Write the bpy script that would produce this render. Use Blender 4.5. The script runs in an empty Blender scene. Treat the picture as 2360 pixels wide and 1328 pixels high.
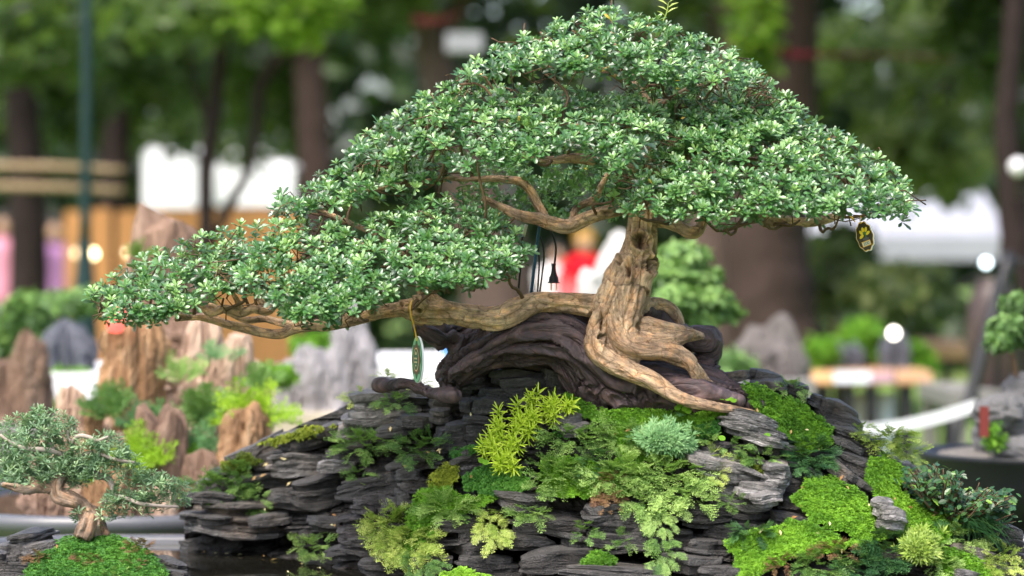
import bpy, math, random
import numpy as np
from mathutils import Vector, Matrix

# ------------------------------------------------------------------ camera, sky, sun, exposure
D0, FPX, CX, HY, CZ = 3.9, 2360 * 100 / 36.0, 1180.0, 600.0, 1.25
scene = bpy.context.scene
col = scene.collection
cam_d = bpy.data.cameras.new('camera')
cam = bpy.data.objects.new('camera', cam_d)
col.objects.link(cam)
cam.location = (0, -D0, CZ)
cam.rotation_euler = (math.radians(90), 0, 0)
cam_d.lens, cam_d.sensor_width = 100, 36
cam_d.shift_y = -64 / 2360
cam_d.clip_start, cam_d.clip_end = 0.1, 400
cam_d.dof.use_dof = True
cam_d.dof.focus_distance = D0 - 0.09
cam_d.dof.aperture_fstop = 3.4
scene.camera = cam

SUN_EL, SUN_AZ = 58, -35          # degrees; azimuth from the viewing axis, negative = from the left, behind the camera
world = bpy.data.worlds.new('World')
scene.world = world
world.use_nodes = True
wn = world.node_tree
bg = wn.nodes['Background']
sky = wn.nodes.new('ShaderNodeTexSky')
sky.sky_type = 'NISHITA'
sky.sun_disc = False
sky.sun_elevation = math.radians(SUN_EL)
sky.sun_rotation = math.radians(180 - SUN_AZ)
sky.air_density, sky.dust_density, sky.ozone_density = 1.0, 5.0, 1.0
wn.links.new(sky.outputs[0], bg.inputs[0])
bg.inputs[1].default_value = 0.15

sl = bpy.data.lights.new('sun', 'SUN')
sl.energy, sl.angle, sl.color = 1.4, math.radians(25), (1.0, 0.96, 0.9)
sun = bpy.data.objects.new('sun', sl)
col.objects.link(sun)
el, az = math.radians(SUN_EL), math.radians(SUN_AZ)
sdir = Vector((math.sin(az) * math.cos(el), -math.cos(az) * math.cos(el), math.sin(el)))
sun.rotation_euler = sdir.to_track_quat('Z', 'Y').to_euler()

vs = scene.view_settings
vs.view_transform, vs.look, vs.gamma, vs.use_curve_mapping = 'Standard', 'None', 1.0, False
vs.exposure = 1.5
scene.render.engine = 'CYCLES'
scene.cycles.use_denoising = True
scene.cycles.max_bounces = 6
scene.cycles.transparent_max_bounces = 4
scene.cycles.sample_clamp_indirect = 6

# ------------------------------------------------------------------ helpers
RNG = np.random.default_rng(11)
random.seed(11)

def A(*v): return np.array(v, dtype=float)
def P(px, py, Y):                                   # a point of the place from where it is seen and how far off it stands
    d = D0 + np.asarray(Y, float)
    return np.stack(np.broadcast_arrays((np.asarray(px, float) - CX) * d / FPX, np.asarray(Y, float), CZ - (np.asarray(py, float) - HY) * d / FPX), -1)
def S(px, Y=0.0): return px * (D0 + Y) / FPX

def nrm(v):
    v = np.asarray(v, float)
    return v / np.maximum(np.linalg.norm(v, axis=-1, keepdims=True), 1e-9)

def hash3(i, j, k):
    h = (i.astype(np.int64) * 374761393 + j.astype(np.int64) * 668265263 + k.astype(np.int64) * 2147483647) & 0xffffffff
    h = ((h ^ (h >> 13)) * 1274126177) & 0xffffffff
    h = (h ^ (h >> 16)) & 0xffffff
    return h / float(0xffffff)
def vnoise(p):
    p = np.asarray(p, float)
    i = np.floor(p).astype(np.int64); f = p - i; f = f * f * (3 - 2 * f)
    r = 0
    for a in (0, 1):
        wx = f[..., 0] if a else 1 - f[..., 0]
        for b in (0, 1):
            wy = f[..., 1] if b else 1 - f[..., 1]
            for c in (0, 1):
                wz = f[..., 2] if c else 1 - f[..., 2]
                r = r + wx * wy * wz * hash3(i[..., 0] + a, i[..., 1] + b, i[..., 2] + c)
    return r * 2 - 1
def fbm(p, o=3):
    p = np.asarray(p, float); r = 0; a = 1.0; t = 0
    for k in range(o):
        r = r + a * vnoise(p * 2 ** k + 17.3 * k); t += a; a *= 0.5
    return r / t

def mesh_np(name, V, T, attrs=None, smooth=False, mats=(), midx=None):
    V = np.ascontiguousarray(V, dtype=np.float32); T = np.ascontiguousarray(T, dtype=np.int32)
    me = bpy.data.meshes.new(name)
    me.vertices.add(len(V)); me.vertices.foreach_set('co', V.ravel())
    me.loops.add(T.size); me.loops.foreach_set('vertex_index', T.ravel())
    me.polygons.add(len(T)); me.polygons.foreach_set('loop_start', np.arange(0, T.size, 3, dtype=np.int32))
    for m in mats: me.materials.append(m)
    if midx is not None: me.polygons.foreach_set('material_index', np.asarray(midx, dtype=np.int32))
    me.polygons.foreach_set('use_smooth', np.full(len(T), bool(smooth)))
    for k, v in (attrs or {}).items():
        v = np.asarray(v, dtype=np.float32)
        if v.ndim == 1:
            at = me.attributes.new(k, 'FLOAT', 'POINT'); at.data.foreach_set('value', v)
        else:
            at = me.attributes.new(k, 'FLOAT_VECTOR', 'POINT'); at.data.foreach_set('vector', v.ravel())
    me.update(calc_edges=True); me.validate()
    return me

def tag(o, label=None, cat=None, group=None, kind=None):
    if label: o['label'] = label
    if cat: o['category'] = cat
    if group: o['group'] = group
    if kind: o['kind'] = kind
    return o
def empty(name, loc, label=None, cat=None, group=None, kind=None):
    o = bpy.data.objects.new(name, None); col.objects.link(o); o.location = Vector([float(c) for c in loc]); o.empty_display_size = 0.05
    return tag(o, label, cat, group, kind)
LOC = {}
def wloc(o):
    r = np.zeros(3)
    while o is not None:
        r += np.array(o.location); o = o.parent
    return r
def mk(name, VT, mat, parent=None, smooth=False, attrs=None, label=None, cat=None, group=None, kind=None, color=None, mats=None, midx=None):
    V, T = VT[0], VT[1]
    if attrs is None and len(VT) > 2: attrs = VT[2]
    V = np.asarray(V, float)
    org = wloc(parent) if parent is not None else A((V[:, 0].min() + V[:, 0].max()) / 2, (V[:, 1].min() + V[:, 1].max()) / 2, V[:, 2].min())
    me = mesh_np(name, V - org, T, attrs, smooth, mats or [mat], midx)
    o = bpy.data.objects.new(name, me); col.objects.link(o)
    if parent is not None: o.parent = parent
    else: o.location = Vector(org.tolist())
    if color: o.color = (*color, 1)
    return tag(o, label, cat, group, kind)

def cat_mesh(parts):
    Vs, Ts, n, at = [], [], 0, {}
    for p in parts:
        Vs.append(p[0]); Ts.append(np.asarray(p[1]) + n); n += len(p[0])
        if len(p) > 2:
            for k, v in p[2].items(): at.setdefault(k, []).append(v)
    at = {k: np.concatenate(v) for k, v in at.items()}
    return (np.concatenate(Vs), np.concatenate(Ts), at) if at else (np.concatenate(Vs), np.concatenate(Ts))

def catmull(pts, n):
    pts = np.asarray(pts, float)
    q = np.vstack([2 * pts[0] - pts[1], pts, 2 * pts[-1] - pts[-2]])
    out = []
    for i in range(1, len(q) - 2):
        t = np.linspace(0, 1, n, endpoint=False)[:, None]
        a, b, c, d = q[i - 1], q[i], q[i + 1], q[i + 2]
        out.append(0.5 * ((2 * b) + (-a + c) * t + (2 * a - 5 * b + 4 * c - d) * t ** 2 + (-a + 3 * b - 3 * c + d) * t ** 3))
    out.append(pts[-1][None])
    return np.vstack(out)
def frames(p):
    t = nrm(np.gradient(p, axis=0))
    u = np.zeros_like(p); r = A(0, 0, 1) if abs(t[0][2]) < 0.9 else A(1, 0, 0)
    u[0] = nrm(np.cross(r, t[0]))
    for i in range(1, len(p)):
        w = u[i - 1] - t[i] * np.dot(u[i - 1], t[i]); u[i] = nrm(w)
    return t, u, np.cross(t, u)
def grid_tris(n, m, wrap=True):
    i, j = np.meshgrid(np.arange(n - 1), np.arange(m if wrap else m - 1), indexing='ij')
    a = i * m + j; b = i * m + (j + 1) % m; c = a + m; d = b + m
    return np.concatenate([np.stack([a, b, d], -1).reshape(-1, 3), np.stack([a, d, c], -1).reshape(-1, 3)])
def tube(p, r, sides=8, rough=0.0, flow0=0.0):
    p = np.asarray(p, float); r = np.broadcast_to(np.asarray(r, float), (len(p),))
    t, u, w = frames(p)
    a = np.linspace(0, 2 * np.pi, sides, endpoint=False)
    R = r[:, None] * np.ones(sides)
    if rough:
        s = np.concatenate([[0], np.cumsum(np.linalg.norm(np.diff(p, axis=0), axis=1))])
        q = np.stack(np.broadcast_arrays(s[:, None] * 18 + flow0, np.cos(a)[None] * 1.3 + flow0, np.sin(a)[None] * 1.3), -1)
        R = R * (1 + rough * fbm(q, 3))
    V = p[:, None] + R[..., None] * (np.cos(a)[None, :, None] * u[:, None] + np.sin(a)[None, :, None] * w[:, None])
    T = grid_tris(len(p), sides)
    n = V.shape[0] * sides
    V = np.vstack([V.reshape(-1, 3), p[0], p[-1]])
    k = np.arange(sides); l = (len(p) - 1) * sides
    T = np.vstack([T, np.stack([(k + 1) % sides, k, np.full(sides, n)], -1), np.stack([l + k, l + (k + 1) % sides, np.full(sides, n + 1)], -1)])
    return V, T
def ptube(ctrl, n=5, sides=8, rough=0.0, Yf=None):           # control rows: px, py, radius px, Y
    c = np.asarray(ctrl, float)
    q = catmull(c, n)
    return tube(P(q[:, 0], q[:, 1], q[:, 3]), S(np.maximum(q[:, 2], 0.6), q[:, 3]), sides, rough, RNG.uniform(0, 50))
def box(c, s, rot=None):
    V = np.array([[x, y, z] for x in (-.5, .5) for y in (-.5, .5) for z in (-.5, .5)]) * np.asarray(s, float)
    if rot is not None: V = V @ np.asarray(rot).T
    T = np.array([[0, 1, 3], [0, 3, 2], [4, 6, 7], [4, 7, 5], [0, 4, 5], [0, 5, 1], [2, 3, 7], [2, 7, 6], [0, 2, 6], [0, 6, 4], [1, 5, 7], [1, 7, 3]])
    return V + np.asarray(c, float), T
def lathe(prof, seg=24, c=(0, 0, 0), sx=1, sy=1):            # prof rows: radius, z
    prof = np.asarray(prof, float); a = np.linspace(0, 2 * np.pi, seg, endpoint=False)
    V = np.stack([prof[:, 0, None] * np.cos(a) * sx, prof[:, 0, None] * np.sin(a) * sy, prof[:, 1, None] * np.ones(seg)], -1).reshape(-1, 3)
    return V + np.asarray(c, float), grid_tris(len(prof), seg)[:, ::-1]
def blob(c, r, seed=0, amp=0.25, freq=1.6, n=20, m=28, strat=0.0):    # a lumpy closed rock
    th = np.linspace(0.001, np.pi - 0.001, n)[:, None]; ph = np.linspace(0, 2 * np.pi, m, endpoint=False)[None]
    d = np.stack(np.broadcast_arrays(np.sin(th) * np.cos(ph), np.sin(th) * np.sin(ph), np.cos(th)), -1)
    f = 1 + amp * fbm(d * freq + seed * 7.1, 4) + 0.35 * amp * (1 - 2 * np.abs(fbm(d * freq * 2.3 + seed * 3.3, 3)))
    if strat: f = f + strat * np.sign(np.sin(d[..., 2] * 14 + 3 * fbm(d * 2 + seed, 2))) * 0.5
    V = (d * f[..., None] * np.asarray(r, float)).reshape(-1, 3) + np.asarray(c, float)
    return V, grid_tris(n, m)[:, ::-1]
def basis(nv, spin):
    nv = nrm(nv); r = np.where(np.abs(nv[:, 2:3]) < 0.95, A(0, 0, 1)[None], A(1, 0, 0)[None])
    x = nrm(np.cross(r, nv)); y = np.cross(nv, x)
    c, s = np.cos(spin)[:, None], np.sin(spin)[:, None]
    return np.stack([x * c + y * s, -x * s + y * c, nv], -1)          # columns: x, y, normal
def scatter(tv, tt, M, pos, sc, tint):
    K = len(tv); N = len(pos)
    V = np.einsum('nij,kj->nki', M, tv) * np.asarray(sc)[:, None, None] + pos[:, None]
    T = (tt[None] + (np.arange(N) * K)[:, None, None]).reshape(-1, 3)
    return V.reshape(-1, 3), T, {'tint': np.repeat(tint, K)}
def inpoly(x, y, poly):
    poly = np.asarray(poly, float); r = np.zeros(x.shape, bool); j = len(poly) - 1
    for i in range(len(poly)):
        xi, yi = poly[i]; xj, yj = poly[j]
        r ^= ((yi > y) != (yj > y)) & (x < (xj - xi) * (y - yi) / (yj - yi + 1e-12) + xi); j = i
    return r
def edge_dist(x, y, poly):
    poly = np.asarray(poly, float); r = np.full(x.shape, 1e9)
    for i in range(len(poly)):
        a = poly[i]; b = poly[(i + 1) % len(poly)]; d = b - a
        t = np.clip(((x - a[0]) * d[0] + (y - a[1]) * d[1]) / (d @ d + 1e-9), 0, 1)
        r = np.minimum(r, np.hypot(x - a[0] - t * d[0], y - a[1] - t * d[1]))
    return r

def leaflet(w, fold=0.08):                                   # small pointed leaf, four triangles
    V = A(0,0,0, -w,.5,fold, w,.5,fold, 0,1,-.03, 0,.5,0).reshape(-1, 3)
    return V, np.array([[0, 4, 1], [0, 2, 4], [4, 3, 1], [4, 2, 3]])
def diamond(w):
    V = A(0,0,0, -w,.5,.06, w,.5,.06, 0,1,0).reshape(-1, 3)
    return V, np.array([[0, 2, 1], [1, 2, 3]])

# ------------------------------------------------------------------ materials
class N:
    def __init__(s, name):
        s.m = bpy.data.materials.new(name); s.m.use_nodes = True; s.t = s.m.node_tree
        s.b = s.t.nodes['Principled BSDF']; s.out = s.t.nodes['Material Output']
    def n(s, typ, **k):
        o = s.t.nodes.new('ShaderNode' + typ)
        for a, v in k.items():
            if a.startswith('i_'):
                key = a[2:]; key = int(key) if key.isdigit() else key
                o.inputs[key].default_value = v
            else: setattr(o, a, v)
        return o
    def l(s, a, b): s.t.links.new(a, b)
    def ramp(s, fac, stops):
        r = s.n('ValToRGB'); e = r.color_ramp.elements
        while len(e) < len(stops): e.new(0.5)
        for x, (p, c) in zip(e, stops): x.position = p; x.color = (*c, 1)
        s.l(fac, r.inputs[0]); return r.outputs[0]
    def mix(s, fac, a, b, mode='MIX'):
        o = s.n('MixRGB', blend_type=mode)
        for i, v in ((0, fac), (1, a), (2, b)):
            if hasattr(v, 'is_output'): s.l(v, o.inputs[i])
            else: o.inputs[i].default_value = v if i == 0 else (*v, 1)
        return o.outputs[0]
    def bump(s, h, st, dist):
        b = s.n('Bump', i_Strength=st, i_Distance=dist); s.l(h, b.inputs['Height'])
        return b
    def setp(s, **k):
        for a, v in k.items():
            a = {'rough': 'Roughness', 'spec': 'Specular IOR Level', 'color': 'Base Color', 'metal': 'Metallic'}.get(a, a)
            i = s.b.inputs[a]
            if hasattr(v, 'is_output'): s.l(v, i)
            elif a == 'Base Color': i.default_value = (*v, 1)
            else: i.default_value = v

def leaf_mat(name, lo, mid, hi, rough=0.4, spec=0.5, trans=0.25, veg=0.25, old=None):
    g = N(name)
    at = g.n('Attribute', attribute_name='tint')
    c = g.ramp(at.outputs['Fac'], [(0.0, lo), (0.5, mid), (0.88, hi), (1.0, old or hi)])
    no = g.n('TexNoise', i_Scale=9.0, i_Detail=2.0)
    tc = g.n('TexCoord'); g.l(tc.outputs['Object'], no.inputs['Vector'])
    c = g.mix(veg, c, g.ramp(no.outputs[0], [(0.3, (0.55, 0.6, 0.6)), (0.7, (1.25, 1.2, 1.0))]), 'MULTIPLY')
    g.setp(color=c, rough=rough, spec=spec)
    tr = g.n('BsdfTranslucent'); g.l(g.mix(0.5, c, (0.35, 0.6, 0.08), 'MIX'), tr.inputs[0])
    mx = g.n('MixShader', i_Fac=trans); g.l(g.b.outputs[0], mx.inputs[1]); g.l(tr.outputs[0], mx.inputs[2])
    g.l(mx.outputs[0], g.out.inputs[0])
    return g.m
def plain(name, c, rough=0.6, spec=0.4, var=0.25, scale=8.0, bump=0.0, bdist=0.01, metal=0.0, detail=4.0):
    g = N(name); tc = g.n('TexCoord')
    no = g.n('TexNoise', i_Scale=scale, i_Detail=detail); g.l(tc.outputs['Object'], no.inputs['Vector'])
    cc = g.mix(no.outputs[0], tuple(x * (1 - var) for x in c), tuple(min(1, x * (1 + var)) for x in c))
    g.setp(color=cc, rough=rough, spec=spec, metal=metal)
    if bump:
        b = g.bump(no.outputs[0], bump, bdist); g.l(b.outputs[0], g.b.inputs['Normal'])
    return g.m
def glow(name, c, st):
    g = N(name); g.setp(color=c, rough=0.4); g.b.inputs['Emission Color'].default_value = (*c, 1); g.b.inputs['Emission Strength'].default_value = st
    return g.m
def bark_mat(name, cols, crack, flow=True, sc=(55, 300, 300), bump=0.6, rough=0.75, spec=0.3):
    g = N(name)
    if flow: v = g.n('Attribute', attribute_name='flow').outputs['Vector']
    else: v = g.n('TexCoord').outputs['Object']
    mp = g.n('Mapping'); mp.inputs['Scale'].default_value = sc; g.l(v, mp.inputs['Vector'])
    big = g.n('TexNoise', i_Scale=0.22, i_Detail=3.0, i_Roughness=0.6); g.l(mp.outputs[0], big.inputs['Vector'])
    fine = g.n('TexNoise', i_Scale=1.0, i_Detail=6.0, i_Roughness=0.65); g.l(mp.outputs[0], fine.inputs['Vector'])
    wob = g.mix(0.25, mp.outputs[0], fine.outputs['Color'], 'ADD')
    vo = g.n('TexVoronoi', feature='DISTANCE_TO_EDGE', i_Scale=0.32); g.l(wob, vo.inputs['Vector'])
    c = g.ramp(big.outputs[0], [(0.28, cols[0]), (0.5, cols[1]), (0.72, cols[2])])
    c = g.mix(0.75, c, g.ramp(fine.outputs[0], [(0.3, (0.35, 0.33, 0.3)), (0.52, (1, 1, 1)), (0.75, (1.45, 1.4, 1.3))]), 'MULTIPLY')
    pn = g.n('TexNoise', i_Scale=62.0, i_Detail=4.0, i_Roughness=0.7); g.l(g.n('TexCoord').outputs['Object'], pn.inputs['Vector'])
    c = g.mix(0.55, c, g.ramp(pn.outputs[0], [(0.36, (0.55, 0.55, 0.58)), (0.5, (1.0, 0.95, 0.88)), (0.64, (1.75, 1.34, 0.95))]), 'MULTIPLY')
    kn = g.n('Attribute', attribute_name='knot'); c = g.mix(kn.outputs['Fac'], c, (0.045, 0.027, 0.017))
    ck = g.ramp(vo.outputs['Distance'], [(0.0, (0.25, 0.22, 0.2)), (0.05, (1, 1, 1))])
    c = g.mix(crack, c, ck, 'MULTIPLY')
    g.setp(color=c, rough=rough, spec=spec)
    h = g.mix(0.6, fine.outputs[0], ck, 'MULTIPLY')
    b = g.bump(h, bump, 0.004); g.l(b.outputs[0], g.b.inputs['Normal'])
    return g.m
def slate_mat():
    g = N('slate')
    tc = g.n('TexCoord'); oi = g.n('ObjectInfo')
    off = g.n('VectorMath', operation='SCALE'); g.l(oi.outputs['Random'], off.inputs['Scale']); off.inputs[0].default_value = (7, 11, 5)
    ad = g.n('VectorMath', operation='ADD'); g.l(tc.outputs['Object'], ad.inputs[0]); g.l(off.outputs[0], ad.inputs[1])
    mp = g.n('Mapping'); mp.inputs['Scale'].default_value = (20, 20, 130); g.l(ad.outputs[0], mp.inputs['Vector'])
    st = g.n('TexNoise', i_Scale=1.0, i_Detail=6.0, i_Roughness=0.7, i_Distortion=1.4); g.l(mp.outputs[0], st.inputs['Vector'])
    bl = g.n('TexNoise', i_Scale=26.0, i_Detail=5.0, i_Roughness=0.6); g.l(ad.outputs[0], bl.inputs['Vector'])
    fi = g.n('TexNoise', i_Scale=320.0, i_Detail=3.0); g.l(ad.outputs[0], fi.inputs['Vector'])
    base = g.ramp(st.outputs[0], [(0.35, (0.004, 0.004, 0.004)), (0.46, (0.016, 0.0155, 0.015)), (0.57, (0.040, 0.038, 0.037)), (0.68, (0.11, 0.106, 0.107))])
    dust = g.ramp(bl.outputs[0], [(0.52, (0, 0, 0)), (0.72, (1, 1, 1))])
    base = g.mix(g.mix(1.0, dust, (0.5, 0.5, 0.5), 'MULTIPLY'), base, (0.12, 0.116, 0.115))
    br = g.n('TexNoise', i_Scale=13.0, i_Detail=3.0); g.l(ad.outputs[0], br.inputs['Vector'])
    base = g.mix(g.ramp(br.outputs[0], [(0.52, (0, 0, 0)), (0.75, (.55, .55, .55))]), base, (0.085, 0.062, 0.042))
    base = g.mix(1.0, base, oi.outputs['Color'], 'MULTIPLY')
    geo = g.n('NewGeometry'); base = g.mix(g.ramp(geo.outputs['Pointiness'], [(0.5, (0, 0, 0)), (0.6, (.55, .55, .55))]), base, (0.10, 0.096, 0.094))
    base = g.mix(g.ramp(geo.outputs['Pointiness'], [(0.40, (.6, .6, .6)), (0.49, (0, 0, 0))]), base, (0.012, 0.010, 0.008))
    rg = g.n('MapRange', i_1=0.3, i_2=0.7, i_3=0.38, i_4=0.72); g.l(bl.outputs[0], rg.inputs[0])
    g.setp(color=base, rough=rg.outputs[0], spec=0.45)
    h = g.mix(0.35, st.outputs[0], fi.outputs[0]); b = g.bump(h, 1.0, 0.010); g.l(b.outputs[0], g.b.inputs['Normal'])
    return g.m
def water_mat(name, c=(0.016, 0.015, 0.011)):
    g = N(name); tc = g.n('TexCoord'); no = g.n('TexNoise', i_Scale=5.0, i_Detail=2.0); g.l(tc.outputs['Object'], no.inputs['Vector'])
    g.setp(color=c, rough=0.03, spec=0.6); b = g.bump(no.outputs[0], 0.06, 0.02); g.l(b.outputs[0], g.b.inputs['Normal'])
    return g.m

M = {}
M['leaf'] = leaf_mat('bonsai_leaf', (0.012, 0.060, 0.014), (0.072, 0.215, 0.052), (0.29, 0.48, 0.15), rough=0.38, spec=1.0, trans=0.25, old=(0.62, 0.42, 0.03))
M['leaf'].node_tree.nodes['Principled BSDF'].inputs['IOR'].default_value = 1.6
M['bark'] = bark_mat('bonsai_bark', [(0.19, 0.125, 0.085), (0.43, 0.30, 0.20), (0.68, 0.50, 0.335)], 0.55, sc=(110, 260, 260), bump=0.9)
M['drift'] = bark_mat('driftwood', [(0.020, 0.012, 0.013), (0.062, 0.041, 0.047), (0.14, 0.098, 0.108)], 0.12, sc=(26, 420, 420), bump=1.0, rough=0.52, spec=0.45)
M['twig'] = plain('twig_bark', (0.12, 0.075, 0.045), 0.8, 0.2, 0.4, 120, 0.5, 0.002)
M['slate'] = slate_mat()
M['moss'] = leaf_mat('moss_green', (0.045, 0.13, 0.008), (0.11, 0.27, 0.016), (0.21, 0.42, 0.03), rough=0.6, spec=0.25, trans=0.25)
M['moss_dark'] = leaf_mat('moss_deep_green', (0.015, 0.065, 0.012), (0.04, 0.15, 0.02), (0.09, 0.24, 0.03), rough=0.6, spec=0.25, trans=0.2)
M['moss_olive'] = leaf_mat('moss_olive', (0.05, 0.075, 0.006), (0.13, 0.17, 0.012), (0.26, 0.30, 0.03), rough=0.7, spec=0.2, trans=0.2)
M['fern'] = leaf_mat('rockweed_green', (0.05, 0.13, 0.03), (0.16, 0.30, 0.07), (0.36, 0.52, 0.15), rough=0.5, spec=0.35, trans=0.25)
M['fern_yellow'] = leaf_mat('rockweed_yellow', (0.10, 0.17, 0.025), (0.27, 0.39, 0.06), (0.52, 0.60, 0.16), rough=0.5, spec=0.35, trans=0.25)
M['fern_dark'] = leaf_mat('rockweed_dark', (0.012, 0.05, 0.02), (0.035, 0.115, 0.04), (0.085, 0.2, 0.06), rough=0.5, spec=0.35, trans=0.2)
M['fern_pale'] = leaf_mat('rockweed_pale', (0.06, 0.16, 0.06), (0.14, 0.30, 0.12), (0.27, 0.45, 0.20), rough=0.6, spec=0.3, trans=0.2)
M['fern_red'] = leaf_mat('rockweed_red', (0.07, 0.035, 0.022), (0.17, 0.075, 0.05), (0.27, 0.16, 0.08), rough=0.6, spec=0.3, trans=0.2)
M['sedum'] = leaf_mat('sedum_lime', (0.20, 0.32, 0.012), (0.42, 0.58, 0.03), (0.62, 0.76, 0.09), rough=0.45, spec=0.4, trans=0.25, veg=0.15)
M['stem'] = plain('stem_brown', (0.11, 0.06, 0.03), 0.8, 0.2)
M['ficus'] = leaf_mat('ficus_leaf', (0.012, 0.045, 0.016), (0.028, 0.09, 0.028), (0.18, 0.34, 0.04), rough=0.36, spec=0.5, trans=0.15)
M['graygreen'] = leaf_mat('small_bonsai_leaf', (0.055, 0.125, 0.065), (0.16, 0.275, 0.155), (0.32, 0.46, 0.24), rough=0.42, spec=0.5, trans=0.22)
M['water'] = water_mat('pond_water')
# ------------------------------------------------------------------ the setting: ground, water, basins on plinths
def ground_mat():
    g = N('park_lawn'); tc = g.n('TexCoord')
    a = g.n('TexNoise', i_Scale=0.55, i_Detail=5.0); g.l(tc.outputs['Object'], a.inputs['Vector'])
    f = g.n('TexNoise', i_Scale=26.0, i_Detail=4.0); g.l(tc.outputs['Object'], f.inputs['Vector'])
    c = g.ramp(a.outputs[0], [(0.52, (0.14, 0.235, 0.05)), (0.75, (0.19, 0.19, 0.10))])
    c = g.mix(0.6, c, g.ramp(f.outputs[0], [(0.3, (0.55, 0.55, 0.5)), (0.7, (1.3, 1.3, 1.2))]), 'MULTIPLY')
    g.setp(color=c, rough=0.9, spec=0.2); b = g.bump(f.outputs[0], 0.6, 0.03); g.l(b.outputs[0], g.b.inputs['Normal'])
    return g.m
gx, gy = np.linspace(-60, 60, 61), np.linspace(-20, 110, 61)
X, Y = np.meshgrid(gx, gy); Z = 0.03 * fbm(np.stack([X / 4, Y / 4, 0 * X], -1), 2)
mk('ground', (np.stack([X, Y, Z], -1).reshape(-1, 3), grid_tris(61, 61, False)), ground_mat(), kind='structure', label='park lawn with worn bare patches')

M['tray'] = plain('grey_basin', (0.085, 0.09, 0.105), 0.35, 0.5, 0.1, 30)
M['tray_dark'] = plain('black_basin', (0.012, 0.013, 0.016), 0.4, 0.45, 0.2, 20)
M['concrete'] = plain('concrete', (0.17, 0.165, 0.155), 0.85, 0.2, 0.18, 14, 0.3, 0.004)
M['cream'] = plain('cream_stone', (0.40, 0.35, 0.26), 0.7, 0.3, 0.12, 10)
M['whitecloth'] = plain('white_cloth', (0.66, 0.66, 0.68), 0.8, 0.2, 0.05, 5)
M['black'] = plain('black_metal', (0.012, 0.012, 0.014), 0.45, 0.4, 0.2, 30)
M['wood'] = plain('table_wood', (0.45, 0.26, 0.14), 0.6, 0.3, 0.3, 9)

def rrect(cx, cy, hx, hy, r, n=8):
    out = []
    for qx, qy, a0 in ((1, 1, 0), (-1, 1, 90), (-1, -1, 180), (1, -1, 270)):
        for k in range(n + 1):
            a = math.radians(a0 + 90 * k / n); out.append((cx + qx * (hx - r) + r * math.cos(a), cy + qy * (hy - r) + r * math.sin(a)))
    return np.array(out)
def basin(name, label, cx, cy, hx, hy, r, z0, z1, mat, wall=.022, lip=.018, catg='basin', water=None):
    ring = lambda d, z: np.column_stack([rrect(cx, cy, hx + d, hy + d, r + d), np.full(36, z)])
    rows = [ring(-.05, z0), ring(-.01, z0 + .012), ring(.0, z1 - .03), ring(lip, z1 - .024), ring(lip + .003, z1 - .012), ring(lip, z1), ring(-wall + .004, z1), ring(-wall, z1 - .006), ring(-wall - .004, z1 - .05), ring(-wall - .02, z0 + .02)]
    V = np.concatenate(rows); T = grid_tris(len(rows), 36); n = len(V)
    V = np.vstack([V, [[cx, cy, z0 + .02], [cx, cy, z0]]]); k = np.arange(36); l = (len(rows) - 1) * 36
    T = np.vstack([T, np.stack([l + k, l + (k + 1) % 36, np.full(36, n)], -1), np.stack([(k + 1) % 36, k, np.full(36, n + 1)], -1)])
    root = empty(name, (cx, cy, z0), label, catg)
    mk('basin_wall', (V, T), mat, root, True)
    return root
def water_sheet(cx, cy, hx, hy, r, z, label):
    q = rrect(cx, cy, hx, hy, r); V = np.vstack([np.column_stack([q, np.full(36, z)]), [[cx, cy, z]]]); k = np.arange(36)
    return mk('water', (V, np.stack([k, (k + 1) % 36, np.full(36, 36)], -1)), M['water'], kind='structure', label=label)
def plinth(cx, cy, hx, hy, z, label, mat=None):
    return mk('plinth', box((cx, cy, z / 2), (2 * hx, 2 * hy, z)), mat or M['concrete'], label=label, cat='plinth')
# our own pond basin: its rear rim shows on the left
basin('pond_basin', 'grey pond basin holding the slate rockery, its thin rear rim just above the water', 0.05, -0.08, 0.92, 0.55, 0.25, 0.74, 0.828, M['tray'])
water_sheet(0.05, -0.08, 0.89, 0.52, 0.22, 0.817, 'still dark water at the foot of the slate rockery')
plinth(0.05, -0.08, 0.6, 0.35, 0.738, 'concrete plinth under the pond basin of the slate rockery')
# stump landscape behind on the left
bx0 = P(-130, 0, 1.0)[0]; bx1 = P(700, 0, 1.0)[0]; bcx, bhx = (bx0 + bx1) / 2, (bx1 - bx0) / 2
basin('stump_basin', 'grey oval basin with rounded rim holding the petrified wood stumps', bcx, 1.12, bhx, 0.46, 0.30, 0.77, 0.838, M['tray'])
water_sheet(bcx, 1.12, bhx - .03, 0.43, 0.27, 0.826, 'water in the basin of the petrified stumps')
plinth(bcx, 1.12, bhx * .8, .3, 0.768, 'concrete plinth under the oval stump basin')

def stump_mat(name, a, b, c):
    g = N(name); tc = g.n('TexCoord'); mp = g.n('Mapping'); mp.inputs['Scale'].default_value = (38, 38, 7); g.l(tc.outputs['Object'], mp.inputs['Vector'])
    n1 = g.n('TexNoise', i_Scale=1.0, i_Detail=6.0, i_Roughness=.65); g.l(mp.outputs[0], n1.inputs['Vector'])
    n2 = g.n('TexNoise', i_Scale=9.0, i_Detail=3.0); g.l(tc.outputs['Object'], n2.inputs['Vector'])
    cc = g.ramp(n1.outputs[0], [(.3, a), (.52, b), (.72, c)]); cc = g.mix(.45, cc, g.ramp(n2.outputs[0], [(.35, (.45, .38, .3)), (.65, (1.2, 1.1, 1.0))]), 'MULTIPLY')
    g.setp(color=cc, rough=.75, spec=.3); bm = g.bump(n1.outputs[0], .8, .01); g.l(bm.outputs[0], g.b.inputs['Normal'])
    return g.m
M['st_or'] = stump_mat('stump_orange', (.11, .06, .03), (.30, .18, .095), (.46, .34, .22))
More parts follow.
